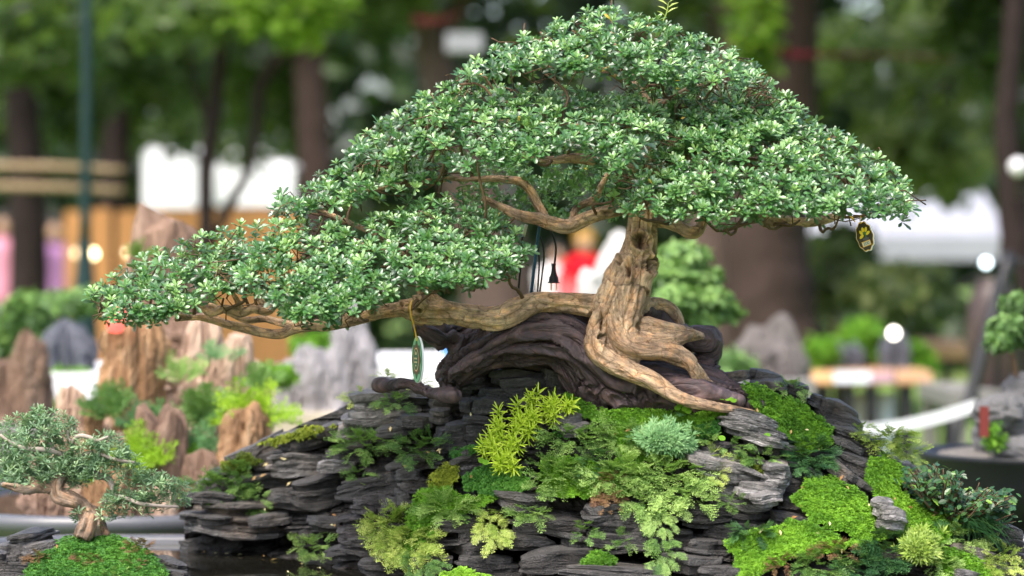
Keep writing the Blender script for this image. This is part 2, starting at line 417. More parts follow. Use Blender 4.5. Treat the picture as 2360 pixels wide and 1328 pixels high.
M['st_pk'] = stump_mat('stump_pink', (.22, .135, .10), (.45, .33, .255), (.62, .51, .42))
M['st_br'] = stump_mat('stump_brown', (.08, .05, .035), (.20, .13, .095), (.33, .24, .19))
def stump(x0, x1, y0, y1, Y, mat, label, seed, group='petrified wood stumps in the oval basin', top=.35, lean=0, flute=.27, name='petrified_stump', catg='stump'):
    # a fluted column with broken top, seen between px x0..x1 and y0 (top) .. y1 (foot)
    n, m = 34, 44; a = np.linspace(0, 2 * np.pi, m, endpoint=False); f = np.linspace(0, 1, n) ** .8
    cx, r = (x0 + x1) / 2, (x1 - x0) / 2
    b, t = P(cx, y1, Y), P(cx + lean, y0, Y); R = S(r, Y); H = t[2] - b[2]
    V = []; pw = 9.0 - 7.0 * min(1, top)
    for k in f:
        c = b + (t - b) * k
        prof = 1.06 * max(1e-3, 1 - k ** pw) ** (1 / (1.6 + .5 * pw)) if k < 1 else 1e-3
        q = np.stack([np.cos(a) * 1.5 + seed, np.sin(a) * 1.5, np.full(m, k * H / R * .42)], -1)
        fb = fbm(q, 3); fl = 1 + flute * 1.5 * (.5 * fb + .5 * np.round(fb * 5) / 5) + flute * .9 * (1 - 2.5 * np.abs(fbm(q * A(2.4, 2.4, 1.1) + 9, 4))) + flute * .5 * fbm(q * 6 + 3, 2) - flute * 1.1 * np.clip(1 - 7 * np.abs(fbm(q * A(1.8, 1.8, .25) + 21, 2)), 0, 1)
        zz = c[2] + k * R * 1.15 * fbm(np.stack([np.cos(a) * 1.2 * prof + seed * 2, np.sin(a) * 1.2 * prof, np.full(m, k * 2)], -1), 3)
        V.append(np.stack([c[0] + R * prof * fl * np.cos(a), c[1] + .75 * R * prof * fl * np.sin(a), zz], -1))
    V = np.array(V).reshape(-1, 3); T = grid_tris(n, m)
    return mk(name, (V, T), mat, label=label, cat=catg, group=group)
stump(275, 452, 530, 1200, 1.28, M['st_br'], 'tall brown rock stump whose rounded top rises above the bonsai tail', 3.3, top=.45, lean=22, flute=.14)
stump(246, 372, 735, 1200, 1.02, M['st_or'], 'orange hollowed stump under the tip of the bonsai tail', 7.7, top=.15)
stump(428, 520, 745, 1195, 1.12, M['st_pk'], 'pale pinkish upright stump beside the orange hollowed one', 5.1, lean=-8)
stump(515, 592, 775, 1195, 1.05, M['st_pk'], 'pale pointed stump with split tips, outermost of the tall ones', 9.2, top=.55, lean=-6)
stump(560, 622, 850, 1195, 1.12, M['st_pk'], 'short pale stump leaning against the pointed pale one', 2.2, top=.5)
stump(312, 428, 962, 1200, .84, M['st_br'], 'squat brown cut stump standing in front of the tall ones', 4.6, top=.1, flute=.1)
stump(508, 612, 925, 1200, .86, M['st_or'], 'orange tapering stump beside the bright fern', 6.4, top=.85)
stump(128, 196, 895, 1195, 1.0, M['st_pk'], 'pink pointed stump at the far side of the orange hollowed one', 8.8, top=.7)
stump(196, 236, 930, 1195, .95, M['st_or'], 'thin orange stump between the pink one and the fern', 1.9, top=.6)
stump(430, 500, 1060, 1200, .80, M['st_br'], 'low brown stump half hidden behind the rockery tip', 2.9, top=.4)
stump(225, 285, 1080, 1200, .80, M['st_or'], 'low orange stump behind the small bonsai trunk', 3.9, top=.4)
stump(355, 400, 1110, 1200, .76, M['st_pk'], 'little pale stump behind the small bonsai branch', 1.2, top=.5)
stump(90, 140, 1090, 1195, .85, M['st_br'], 'low brown stump behind the small bonsai crown', 5.9, top=.5)
for c, r, sd in ((P(330, 1170, 1.1), (.16, .2, .055), 2), (P(520, 1175, 1.05), (.10, .2, .06), 5), (P(180, 1180, 1.1), (.10, .15, .05), 8)):
    mk('shore_rock', blob(c, r, sd, .3), M['st_br'], label={2: 'brown shore rock under the tall stumps', 5: 'brown shore rock under the pale stumps', 8: 'brown shore rock under the pink stump'}[sd], cat='rock', group='shore rocks in the stump basin')

for (x, y, rx, rz, Y, mt, sd, lab) in ((385, 900, 62, 70, 1.14, 'st_pk', 11, 'craggy pink rock between the orange and the pale stumps'), (300, 960, 70, 60, 1.06, 'st_br', 14, 'craggy brown rock at the foot of the orange hollowed stump'), (480, 1020, 70, 90, 1.02, 'st_pk', 17, 'craggy pale rock behind the bushy green fern'), (560, 1070, 50, 90, .96, 'st_br', 21, 'craggy brown rock behind the orange tapering stump'), (250, 1040, 60, 70, 1.0, 'st_pk', 25, 'craggy pale rock left of the squat brown stump'), (420, 800, 50, 60, 1.2, 'st_br', 29, 'dark craggy rock below the rounded stump top'), (150, 1080, 80, 80, 1.08, 'st_br', 33, 'craggy brown rock behind the small bonsai crown')):
    mk('craggy_rock', blob(P(x, y, Y), (S(rx, Y), S(rx, Y) * .8, S(rz, Y)), sd, .5, 2.6, 26, 36), M[mt], label=lab, cat='rock', group='craggy rocks among the petrified stumps')

# ------------------------------------------------------------------ leafy helpers for the blurred surroundings
DIA = diamond(.32); OBO = leaflet(.26)
M['bg_dark'] = leaf_mat('park_leaf_dark', (.005, .012, .006), (.012, .029, .010), (.036, .072, .018), rough=.5, spec=.4, trans=.25)
M['bg_mid'] = leaf_mat('park_leaf_mid', (.008, .018, .006), (.021, .044, .011), (.070, .118, .022), rough=.5, spec=.4, trans=.3)
M['bg_lime'] = leaf_mat('park_leaf_lime', (.04, .09, .006), (.10, .19, .010), (.21, .32, .022), rough=.5, spec=.35, trans=.4)
M['bg_olive'] = leaf_mat('park_leaf_olive', (.02, .035, .012), (.065, .095, .025), (.17, .20, .06), rough=.5, spec=.4, trans=.3)
M['pad_green'] = leaf_mat('pruned_bonsai_leaf', (.035, .085, .018), (.095, .20, .045), (.24, .40, .11), rough=.5, spec=.45, trans=.2)
M['bg_bark'] = plain('park_tree_bark', (.045, .030, .026), .9, .15, .35, 6, .6, .03)
M['bg_bark_dark'] = plain('park_tree_bark_dark', (.022, .015, .014), .9, .15, .35, 6, .6, .03)
M['bg_bark_tan'] = plain('park_tree_bark_tan', (.095, .066, .058), .9, .15, .3, 6, .6, .03)
def leaf_cloud(c, r, n, size, mat, tc, name='crown', parent=None, hollow=.55, flat=True, **kw):
    d = nrm(RNG.normal(0, 1, (n, 3))); rad = (hollow + (1 - hollow) * RNG.uniform(0, 1, n) ** .7)
    rad = rad * (1 + .35 * fbm(d * 2.2 + c[0] * 3.1, 3))
    p = np.asarray(c) + d * rad[:, None] * np.asarray(r, float)
    nv = nrm(d * .5 + A(0, 0, .8) + RNG.normal(0, .5, (n, 3)))
    tint = np.clip(tc + .35 * fbm(p * 2.2 / max(r), 3) + RNG.normal(0, .18, n), 0, 1)
    return mk(name, scatter(*OBO, basis(nv, RNG.uniform(0, 6.28, n)), p, size * RNG.uniform(.6, 1.3, n), tint), M[mat], parent, **kw)
def pad_bonsai(name, label, trunk, pads, mat, size, tc, trunkmat='twig', dens=900, group=None):
    root = empty(name, P(trunk[0][0], trunk[0][1], trunk[0][3]), label, 'bonsai', group)
    mk('trunk', ptube(trunk, 5, 8, .25), M[trunkmat], root, True)
    for (x, y, rx, ry, Y) in pads:
        rr = (S(rx, Y), S(rx, Y) * .8, S(ry, Y))
        n = int(dens * rx * ry / 2500) + 60
        d = nrm(RNG.normal(0, 1, (n, 3)) + A(0, 0, .3)); k = RNG.uniform(.45, 1.0, n) ** .7 * (1 + .4 * fbm(d * 2.8 + x, 3)); p = P(x, y, Y) + d * k[:, None] * np.array(rr)
        nv = nrm(d + A(0, 0, .5) + RNG.normal(0, .4, (n, 3)))
        o = mk('foliage_pad', scatter(*OBO, basis(nv, RNG.uniform(0, 6.28, n)), p, size * RNG.uniform(.7, 1.2, n), np.clip(tc + .3 * d[:, 2] + .3 * fbm(d * 3 + y, 2) + RNG.normal(0, .22, n), 0, 1)), M[mat], root)
    return root

# ------------------------------------------------------------------ park trees
def park_tree(label, trunk, crowns, barkmat, limbs=(), name='park_tree'):
    root = empty(name, P(trunk[0][0], HY + CZ * FPX / (D0 + trunk[0][3]), trunk[0][3]), label, 'tree', 'park trees behind the exhibits')
    parts = [ptube(trunk, 6, 14, .18)] + [ptube(l, 6, 9, .15) for l in limbs]
    mk('trunk', cat_mesh(parts), M[barkmat], root, True)
    for (x, y, rx, ry, Y, n, sz, mat, tc) in crowns:
        leaf_cloud(P(x, y, Y), (S(rx, Y), S(rx, Y) * .9, S(ry, Y)), n, sz, mat, tc, 'crown', root)
def foot(Y): return HY + CZ * FPX / (D0 + Y) + 8
park_tree('slender dark forked tree left of the crown, its limb slanting across the upper picture', [(478, foot(9), 22, 9), (474, 620, 18, 9), (476, 420, 17, 9), (488, 300, 19, 9), (500, 200, 17, 9), (520, 60, 14, 9), (540, -120, 8, 9), (560, -400, 6, 9)],
    [(560, -330, 420, 250, 9.3, 1600, .16, 'bg_mid', .45), (250, -260, 330, 200, 10, 1300, .17, 'bg_mid', .4), (800, -250, 300, 190, 9.8, 1100, .16, 'bg_mid', .5), (660, 20, 150, 70, 8.6, 260, .12, 'bg_lime', .45), (420, 40, 170, 60, 8.8, 220, .12, 'bg_mid', .8)], 'bg_bark_dark',
    [[(508, 520, 13, 9), (530, 470, 13, 9), (570, 400, 12, 9), (590, 300, 13, 9), (600, 200, 15, 9), (650, 130, 14, 9), (720, 80, 13, 9), (800, 10, 12, 9), (900, -90, 8, 9)], [(470, 640, 8, 9), (500, 540, 9, 9), (512, 500, 9, 9)], [(488, 300, 9, 9), (450, 200, 7, 9), (430, 80, 6, 9), (400, -120, 5, 9)]])
park_tree('pinkish brown trunk behind the upper left of the crown', [(1180, foot(14), 90, 14), (1150, 700, 86, 14), (1110, 500, 80, 14), (1050, 300, 60, 14), (1005, 150, 40, 14), (985, 60, 36, 14), (960, -80, 30, 14), (940, -260, 22, 14)],
    [(950, -330, 420, 260, 14.5, 1500, .22, 'bg_mid', .35), (1180, -200, 300, 160, 14, 900, .2, 'bg_mid', .45), (840, -60, 190, 120, 13.5, 420, .18, 'bg_mid', .5)], 'bg_bark_tan', [[(1010, 170, 22, 14), (1040, 60, 22, 14), (1090, -60, 18, 14), (1150, -220, 12, 14)]])
park_tree('massive dark brown trunk behind the right side of the crown', [(1795, foot(9.5), 150, 9.5), (1790, 850, 116, 9.5), (1775, 700, 104, 9.5), (1765, 560, 98, 9.5), (1790, 420, 86, 9.5), (1815, 250, 66, 9.5), (1828, 100, 56, 9.5), (1836, -80, 54, 9.5), (1840, -400, 46, 9.5)],
    [(1780, -380, 480, 250, 9.5, 1700, .17, 'bg_dark', .5), (2120, -330, 420, 230, 10.5, 1500, .17, 'bg_mid', .4), (1500, -260, 320, 170, 10.5, 1000, .16, 'bg_mid', .35)], 'bg_bark')
park_tree('tan trunk just left of the massive one', [(1660, foot(13), 62, 13), (1650, 700, 56, 13), (1640, 500, 52, 13), (1655, 250, 46, 13), (1668, 80, 42, 13), (1680, -150, 36, 13)], [(1640, -260, 360, 180, 13.5, 1100, .2, 'bg_mid', .4), (1560, 20, 130, 90, 13, 200, .16, 'bg_mid', .4)], 'bg_bark_tan')
park_tree('dark trunk at the far right edge of the picture', [(2368, foot(8), 50, 8), (2355, 800, 44, 8), (2345, 600, 40, 8), (2330, 420, 34, 8), (2318, 300, 28, 8), (2330, 150, 26, 8), (2350, -100, 24, 8)], [(2330, -260, 380, 210, 8.5, 1300, .15, 'bg_dark', .5), (2310, 60, 150, 150, 8.8, 480, .13, 'bg_mid', .25)], 'bg_bark_dark')
park_tree('grey trunk at the far left edge behind the lamp post', [(60, foot(15), 50, 15), (65, 560, 46, 15), (60, 400, 42, 15), (50, 200, 38, 15), (60, -100, 34, 15)], [(60, -150, 360, 190, 15, 1200, .2, 'bg_mid', .3), (90, 80, 200, 110, 12, 380, .17, 'bg_mid', .55), (330, 120, 190, 120, 16, 420, .2, 'bg_dark', .5)], 'bg_bark_dark')
park_tree('brown trunk between the forked tree and the crown', [(740, foot(18), 50, 18), (735, 500, 44, 18), (725, 330, 40, 18), (715, 150, 36, 18), (700, -80, 32, 18)], [(700, 20, 270, 170, 18.5, 900, .24, 'bg_dark', .55), (620, 230, 170, 80, 19, 260, .22, 'bg_mid', .35)], 'bg_bark')
park_tree('dark trunk half hidden by the lamp post', [(262, foot(20), 40, 20), (262, 500, 36, 20), (270, 300, 32, 20), (280, 80, 30, 20), (300, -100, 26, 20)], [(290, 60, 330, 190, 20.5, 1100, .26, 'bg_dark', .5), (180, 250, 200, 90, 21, 380, .24, 'bg_dark', .7)], 'bg_bark_dark')
hr = empty('hanging_branch', P(1745, -20, 8.6), 'lime green leafy branch hanging before the massive dark trunk', 'branch')
mk('stem', ptube([(1730, -120, 5, 8.6), (1745, 0, 4, 8.6), (1740, 90, 3, 8.6), (1730, 170, 2, 8.6)], 4, 5), M['bg_bark'], hr)
leaf_cloud(P(1745, 70, 8.6), (S(58, 8.6), .12, S(105, 8.6)), 260, .09, 'bg_lime', .35, 'foliage', hr, hollow=.1)
for (x, y, rx, ry, lab) in ((395, 318, 90, 40, 'dark leafy bough across the top of the left white marquee'), (590, 350, 120, 46, 'dark leafy bough across the top of the right white marquee')):
    hr = empty('hanging_branch', P(x, y, 20), lab, 'branch'); mk('stem', ptube([(x + 60, y - 140, 5, 20), (x + 20, y - 60, 4, 20), (x - 20, y, 3, 20)], 4, 5), M['bg_bark'], hr); leaf_cloud(P(x, y, 20), (S(rx, 20), .5, S(ry, 20)), 150, .16, 'bg_mid', .35, 'foliage', hr, hollow=.05)
hr = empty('hanging_branch', P(2000, 300, 12), 'pale olive leafy bough at the upper right', 'branch')
mk('stem', ptube([(2420, -60, 8, 12), (2250, 120, 6, 12), (2120, 260, 4, 12), (2060, 380, 3, 12)], 4, 5), M['bg_bark'], hr)
for (x, y, rx, ry, n, tc) in ((2200, 90, 200, 120, 620, .45), (2080, 330, 120, 130, 420, .55), (2210, 350, 90, 130, 360, .75), (1960, 130, 90, 120, 220, .25)):
    leaf_cloud(P(x, y, 12.2), (S(rx, 12.2), .8, S(ry, 12.2)), n, .14, 'bg_olive', tc, 'foliage', hr, hollow=.05)
# the wood that closes the view: one mass behind everything
n = 34000
p = np.stack([RNG.uniform(-17, 17, n), RNG.uniform(27, 36, n), RNG.uniform(0, 1, n) ** .9 * 9.5], -1)
hole = (p[:, 0] > 90) & (p[:, 0] < -2.2) & (p[:, 2] > 1.6) & (p[:, 2] < 2.75)
qx = p[:, 0] * FPX / (D0 + p[:, 1]) + CX; qy = HY - (p[:, 2] - CZ) * FPX / (D0 + p[:, 1])
for (hx, hy, hr_) in ((400, 95, 26), (432, 150, 34), (688, 218, 30), (345, 262, 24), (632, 305, 30), (850, 300, 22), (1990, 8, 52), (2020, 130, 26), (2070, 145, 22), (885, 240, 40), (1950, 10, 30), (2150, 60, 18), (1200, 30, 20), (300, 160, 18)): hole |= np.hypot(qx - hx, qy - hy) < hr_ + 12
p = p[~hole]; n = len(p)
mk('far_wood', scatter(*OBO, basis(nrm(RNG.normal(0, .6, (n, 3)) + A(0, -.5, .6)), RNG.uniform(0, 6, n)), p, RNG.uniform(.3, .75, n), np.clip(.4 + .35 * fbm(p / 2.2, 3) + RNG.normal(0, .15, n), 0, 1)), M['bg_dark'], label='dark wood closing the view behind the park trees', cat='trees', kind='stuff')

# ------------------------------------------------------------------ blurred things behind, left half
M['teal'] = plain('teal_paint', (.003, .022, .022), .45, .4, .15, 10)
lp = empty('lamp_post', P(200, foot(7.5), 7.5), 'dark teal lamp post rising on the left', 'lamp post')
mk('post', ptube([(196, 560, 14, 7.5), (198, 400, 12.5, 7.5), (200, 150, 12.5, 7.5), (201, -100, 12, 7.5), (202, -500, 11, 7.5)], 3, 12), M['teal'], lp, True)
c = P(195, 600, 7.5); mk('pedestal', lathe([(.0, 0), (.13, 0), (.13, .08), (.09, .14), (.07, .5), (.055, .95), (.046, 1.12), (.036, 1.22), (.028, 1.34)], 16, (c[0], c[1], 0)), M['teal'], lp, True)
M['bulb'] = glow('warm_bulb', (1, .78, .42), 5.0); M['bulb_dim'] = glow('dim_bulb', (1, .7, .4), 1.0); M['bulb_white'] = glow('white_lamp', (1, .93, .8), 4.0)
def ball_lamp(x, y, r, Y, mat, label, hang=True):
    root = empty('globe_lamp', P(x, y + r, Y), label, 'lamp', 'lit globe lamps')
    mk('globe', blob(P(x, y, Y), (S(r, Y),) * 3, 1, 0.0, n=12, m=16), M[mat], root, True)
    mk('stalk', ptube([(x, y + r - 1, 2.2, Y), (x + 2, y + r + 60, 2.2, Y), (x, foot(Y), 2.2, Y)], 3, 5), M['black'], root)
ball_lamp(213, 585, 11, 9, 'bulb', 'warm lit globe lamp right of the teal post')
ball_lamp(178, 585, 11, 9.3, 'bulb_dim', 'dim warm globe lamp left of the teal post')
ball_lamp(296, 583, 10, 9.5, 'bulb_dim', 'dim warm globe lamp beside the rounded stump top')
ball_lamp(2060, 768, 12, 5.5, 'bulb_white', 'bright white globe lamp above the far table')
M['marquee_grey'] = plain('grey_canvas', (.30, .31, .35), .85, .15, .12, 3)
M['marquee'] = plain('white_canvas', (.80, .81, .84), .85, .15, .05, 3)
def marquee(label, x0, x1, yr, ye, yb, Y, depth, skew=0):
    root = empty('marquee', P((x0 + x1) / 2, foot(Y), Y), label, 'tent')
    a, b = P(x0, ye, Y), P(x1, ye, Y); r0, r1 = P(x0 + skew, yr, Y + depth / 2), P(x1 - skew, yr, Y + depth / 2); c, d = a + A(0, depth, 0), b + A(0, depth, 0)
    V = np.array([a, b, r1, r0, c, d]); mk('roof', (V, np.array([[0, 1, 2], [0, 2, 3], [5, 4, 3], [5, 3, 2], [0, 3, 4], [1, 5, 2]])), (M['marquee_grey'] if x0 > 1180 else M['marquee']), root)
    z = P(0, yb, Y)[2]
    mk('valance', box(((a[0] + b[0]) / 2, Y - .01, (a[2] + z) / 2), (b[0] - a[0], .02, a[2] - z)), (M['marquee_grey'] if x0 > 1180 else M['marquee']), root)
    for q in (a, b, c, d): mk('pole', tube(np.array([[q[0], q[1] + .05, 0], [q[0], q[1] + .05, q[2]]]), .03, 8), M['black'], root)
    return root
marquee('white marquee glaring through the trees left of the forked tree', 332, 452, 322, 352, 478, 25, 3, 30)
marquee('white marquee glaring through the trees right of the forked tree', 496, 676, 345, 385, 474, 25.5, 3, 40)
marquee('white marquee with sloping roof behind the right end of the crown', 1885, 2325, 440, 545, 600, 17, 4, 60)
M['tan'] = plain('bamboo_tan', (.30, .215, .13), .7, .3, .2, 3)
M['orange'] = plain('orange_board', (.55, .26, .10), .7, .3, .2, 3)
fr = empty('bamboo_rail', P(120, foot(13), 13), 'tan bamboo rail fence on the far left', 'fence')
for y in (385, 432): mk('rail', ptube([(-60, y - 3, 9, 13), (120, y, 9, 13), (285, y + 8, 8, 13)], 4, 8, .1), M['tan'], fr, True)
for x in (-60, 262): mk('post', ptube([(x, 375, 7, 13.1), (x, 480, 7, 13.1), (x, foot(13), 7, 13.1)], 3, 8), M['bg_bark_dark'], fr, True)
fr = empty('board_fence', P(420, foot(17), 17), 'orange wooden board fence below the glaring marquee', 'fence')
w = P(690, 0, 17)[0] - P(150, 0, 17)[0]; x = P(150, 0, 17)[0]
for i in range(14): mk('board', box((x + w * (i + .5) / 14, 17 + .01 * (i % 2), .86), (w / 14 * .97, .03, 1.50 + .02 * (i % 3))), M['orange'], fr)
for z in (.5, 1.3): mk('rail', box((x + w / 2, 17.06, z), (w, .04, .08)), M['orange'], fr)
M['skin'] = plain('skin', (.45, .28, .20), .6, .3, .05); M['hair'] = plain('hair_black', (.015, .012, .011), .6, .3, .1)
def cloth(name, c): return plain(name, c, .85, .15, .12, 6)
def person(x, yhead, Y, label, top, legs, hat=None, h=1.62, turn=0.0, armc=None, lean=0):
    b = P(x, HY, Y); zt = P(0, yhead, Y)[2]; k = zt / h
    if k < .9: k = max(.6, k)
    root = empty('person', (b[0], b[1], 0), label, 'person')
    prof = [(.001, .80), (.12, .80), (.145, .9), (.15, 1.0), (.14, 1.1), (.165, 1.25), (.18, 1.33), (.15, 1.40), (.06, 1.44), (.05, 1.47)]
    V, T = lathe([(r, z) for r, z in prof], 18, (0, 0, 0), 1.1, .65); parts = [(V, T)]
    for sd in (-1, 1):
        parts.append(tube(catmull(np.array([[sd * .19, 0, 1.36], [sd * .25, -.01, 1.12], [sd * .22, -.12, .92]]), 5), np.linspace(.055, .04, 11), 9))
    off = A(b[0], b[1], 0)
    Vt, Tt = cat_mesh(parts); mk('top', (Vt * k + off, Tt), top, root, True)
    lg = cat_mesh([tube(catmull(np.array([[sd * .09, 0, .86], [sd * .10, -.01, .48], [sd * .10, .02, .04]]), 5), np.linspace(.09, .055, 11), 9) for sd in (-1, 1)]); mk('trousers', (lg[0] * k + off, lg[1]), legs, root, True)
    hd = blob((0, -.01, 1.55), (.085, .10, .115), 1, .03); mk('head', (hd[0] * k + off, hd[1]), M['skin'], root, True)
    for sd in (-1, 1): h_ = blob((sd * .21, -.16, .88), (.035, .06, .05), 2, .1, n=8, m=10); mk('hand', (h_[0] * k + off, h_[1]), M['skin'], root, True)
    hr_ = blob((0, .015, 1.585), (.10, .115, .105), 3, .06); mk('hat' if hat else 'hair', (hr_[0] * k + off, hr_[1]), hat or M['hair'], root, True)
person(130, 512, 20, 'person in a purple shirt blurred on the far left', cloth('purple_shirt', (.26, .13, .27)), cloth('dark_trousers', (.03, .03, .04)))
person(12, 500, 22, 'person in pink at the far left edge', cloth('pink_shirt', (.62, .26, .36)), cloth('grey_trousers', (.12, .12, .13)))
person(44, 500, 23, 'person in coral red beside the one in pink', cloth('coral_shirt', (.60, .08, .10)), cloth('grey_trousers2', (.10, .10, .12)))
person(1348, 545, 22, 'person in red with a tan cap seen left of the bonsai trunk', cloth('red_shirt', (.62, .008, .02)), cloth('navy_trousers', (.03, .04, .08)), cloth('tan_cap', (.42, .24, .06)))
person(1285, 572, 23, 'person in white beside the one in red', cloth('white_shirt', (.78, .74, .76)), cloth('grey_trousers3', (.10, .11, .13)))
M['limestone_dark'] = plain('dark_limestone', (.11, .108, .11), .8, .3, .6, 9, .8, .02)
M['limestone'] = plain('grey_limestone', (.24, .23, .24), .8, .3, .55, 9, .8, .02)
M['white_stone'] = plain('white_stone', (.48, .47, .46), .7, .3, .12, 9, .4, .01)
M['pinkstone'] = plain('pink_grey_stone', (.13, .115, .11), .85, .2, .5, 9, .8, .02)
M['dark_stone'] = plain('dark_grey_stone', (.075, .08, .10), .8, .3, .45, 12, .8, .02)
def peak(x0, x1, y0, y1, Y, mat, label, seed, lean=0, name='viewing_stone', group='viewing stones on the stands behind', top=.5, flute=.3): return stump(x0, x1, y0, y1, Y, mat, label, seed, group, top, lean, flute, name, 'stone')
peak(1362, 1432, 552, 720, 4.2, M['white_stone'], 'white pointed stone seen just left of the bonsai trunk', 3.1, lean=30, top=.7)
peak(1336, 1392, 622, 715, 3.6, M['white_stone'], 'smaller white stone before the white pointed one', 6.3, top=.6)
# grey limestone landscape
peak(640, 720, 815, 962, 2.4, M['limestone'], 'squat grey limestone beside the petrified stumps', 1.3, top=.4); peak(705, 790, 820, 962, 2.35, M['limestone'], 'middle grey limestone under a green tuft', 2.6, top=.5); peak(775, 868, 765, 962, 2.45, M['limestone'], 'tallest grey and white limestone left of the oval tag', 4.4, top=.6, lean=-10)
peak(800, 840, 690, 800, 3.2, M['limestone'], 'thin grey stone behind the tallest limestone', 5.5, top=.7)
def tabletop(name, label, x0, x1, y, Y, depth, th, mat, legs=(), legmat='black', catg='table'):
    a, b = P(x0, y, Y), P(x1, y, Y); root = empty(name, ((a[0] + b[0]) / 2, Y, 0), label, catg)
    mk('top', box(((a[0] + b[0]) / 2, Y + depth / 2, a[2] - th / 2), (b[0] - a[0], depth, th)), mat, root)
    for x in legs:
        for dy in (.04, depth - .04): q = P(x, y, Y); mk('leg', box((q[0], Y + dy, (a[2] - th) / 2), (.045, .045, a[2] - th)), M[legmat], root)
    return root
tabletop('stone_table', 'cream stone table carrying the grey limestones', 560, 885, 958, 2.15, .7, .045, M['cream'], (600, 860), 'concrete')
tabletop('cloth_table', 'white clothed table behind the oval tag', 840, 1110, 838, 3.6, .9, .10, M['whitecloth'], (860, 1090), 'black')
tabletop('cloth_table', 'pale table behind the pink stump on the left', 60, 262, 862, 2.8, .8, .06, M['whitecloth'], (90, 240), 'concrete')
for (x, y, rx, ry, Y, lab) in ((735, 795, 72, 26, 2.5, 'bright green tuft on the grey limestones'), (640, 870, 40, 26, 2.2, 'green tuft between the pale stumps and the limestones'), (160, 872, 62, 20, 2.9, 'low green mound on the pale table at the left'), (140, 790, 44, 18, 3.1, 'yellow-green tuft on the dark grey stone')):
    leaf_cloud(P(x, y, Y), (S(rx, Y), S(rx, Y) * .7, S(ry, Y)), int(rx * 9), .022, 'moss', .45, 'green_tuft', None, hollow=.5, label=lab, cat='plant', group='green tufts on the stands behind')
peak(86, 214, 780, 900, 3.0, M['dark_stone'], 'dark grey stone with a mossy top on the far left', 2.2, top=.35)
peak(22, 92, 765, 990, 2.3, M['st_br'], 'brown leaning pinnacle stone at the far left', 7.2, lean=18, top=.75)
peak(-40, 60, 850, 1000, 2.4, M['st_br'], 'low brown stone at the far left edge', 9.9, top=.5); peak(70, 118, 850, 1000, 2.35, M['st_br'], 'small brown stone beside the leaning pinnacle', 8.1, top=.6)
tabletop('stone_table', 'concrete stand under the brown pinnacle on the far left', -120, 130, 985, 2.15, .6, .06, M['concrete'], (-90, 100), 'concrete')
pad_bonsai('background_bonsai', 'green bonsai blurred on the far left behind the pinnacle', [(70, 905, 12, 3.3), (64, 850, 9, 3.3), (80, 790, 7, 3.3), (62, 740, 5, 3.3)], [(62, 725, 55, 48, 3.3), (20, 800, 60, 70, 3.4), (110, 780, 40, 26, 3.3), (170, 700, 90, 24, 3.6)], 'pad_green', .035, .3)
# vase of red: a small red glass lantern beside the orange stump
M['redglass'] = glow('red_lantern_glass', (.85, .10, .08), .9); M['redorange'] = glow('lantern_flame', (1.0, .35, .12), 2.0)
ln = empty('red_lantern', P(266, 768, .95), 'small glossy red lantern cup on top of the orange stump', 'lantern')
mk('cup', lathe([(.001, 0), (.011, .002), (.017, .014), (.018, .028), (.0145, .042), (.010, .05)], 18, P(266, 768, .95)), M['redglass'], ln, True)
mk('flame', blob(P(268, 738, .95) , (.007, .007, .013), 2, .1, n=8, m=10), M['redorange'], ln, True)
# ------------------------------------------------------------------ blurred things behind, right half
pad_bonsai('background_bonsai', 'cloud-pruned green bonsai just right of the large trunk', [(1560, 900, 22, 1.9), (1550, 800, 16, 1.9), (1570, 720, 13, 1.9), (1560, 650, 9, 1.9), (1570, 600, 6, 1.9)], [(1575, 595, 62, 34, 1.85), (1540, 630, 50, 24, 1.8), (1610, 640, 52, 24, 1.85), (1640, 690, 46, 22, 1.8), (1560, 690, 54, 26, 1.75), (1670, 722, 38, 18, 1.85), (1600, 735, 60, 22, 1.8), (1535, 735, 40, 24, 1.8)], 'pad_green', .022, .55, dens=1300)
tabletop('stone_table', 'concrete stand under the cloud-pruned bonsai', 1440, 1760, 900, 1.6, .7, .06, M['concrete'], (1460, 1740), 'concrete')
peak(1700, 1850, 775, 880, 4.0, M['pinkstone'], 'pinkish grey pyramid stone before the massive trunk', 3.8, top=.85, flute=.2)
peak(1755, 1838, 800, 880, 3.9, M['pinkstone'], 'low pale stone at the foot of the pyramid stone', 6.8, top=.4)
leaf_cloud(P(1680, 840, 3.8), (S(60, 3.8), .1, S(30, 3.8)), 420, .03, 'pad_green', .4, 'green_tuft', None, label='green tuft left of the pyramid stone', cat='plant', group='green tufts on the stands behind')
tabletop('stone_table', 'concrete stand under the pyramid stone', 1620, 1880, 878, 3.7, .8, .06, M['concrete'], (1640, 1860), 'concrete')
ft = tabletop('long_table', 'long wooden table with coloured paper edge and black legs far right', 1690, 2148, 857, 6.6, 1.1, .05, M['wood'], (1880, 1958, 2010, 2092), 'black')
for (x0, x1, cc, nm) in ((1700, 1920, (.72, .42, .22), 'orange'), (1922, 2006, (.72, .74, .85), 'white'), (2008, 2060, (.45, .28, .34), 'mauve'), (2062, 2146, (.55, .32, .20), 'brown')):
    a, b = P(x0, 857, 6.59), P(x1, 882, 6.59); mk('paper_edge', box(((a[0] + b[0]) / 2, 6.585, (a[2] + b[2]) / 2), (b[0] - a[0], .006, a[2] - b[2])), cloth('paper_' + nm, cc), ft)
peak(1930, 1985, 790, 858, 6.9, M['dark_stone'], 'dark stone under a green pad on the long table', 1.1, top=.4); peak(2030, 2090, 778, 858, 6.95, M['dark_stone'], 'dark stone beside the white globe lamp on the long table', 2.1, top=.5)
pad_bonsai('background_bonsai', 'bright green round bonsai at the left end of the long table', [(1895, 857, 8, 6.8), (1893, 830, 6, 6.8), (1895, 810, 4, 6.8)], [(1894, 812, 36, 28, 6.8), (1880, 835, 24, 16, 6.8)], 'moss', .05, .35, dens=700)
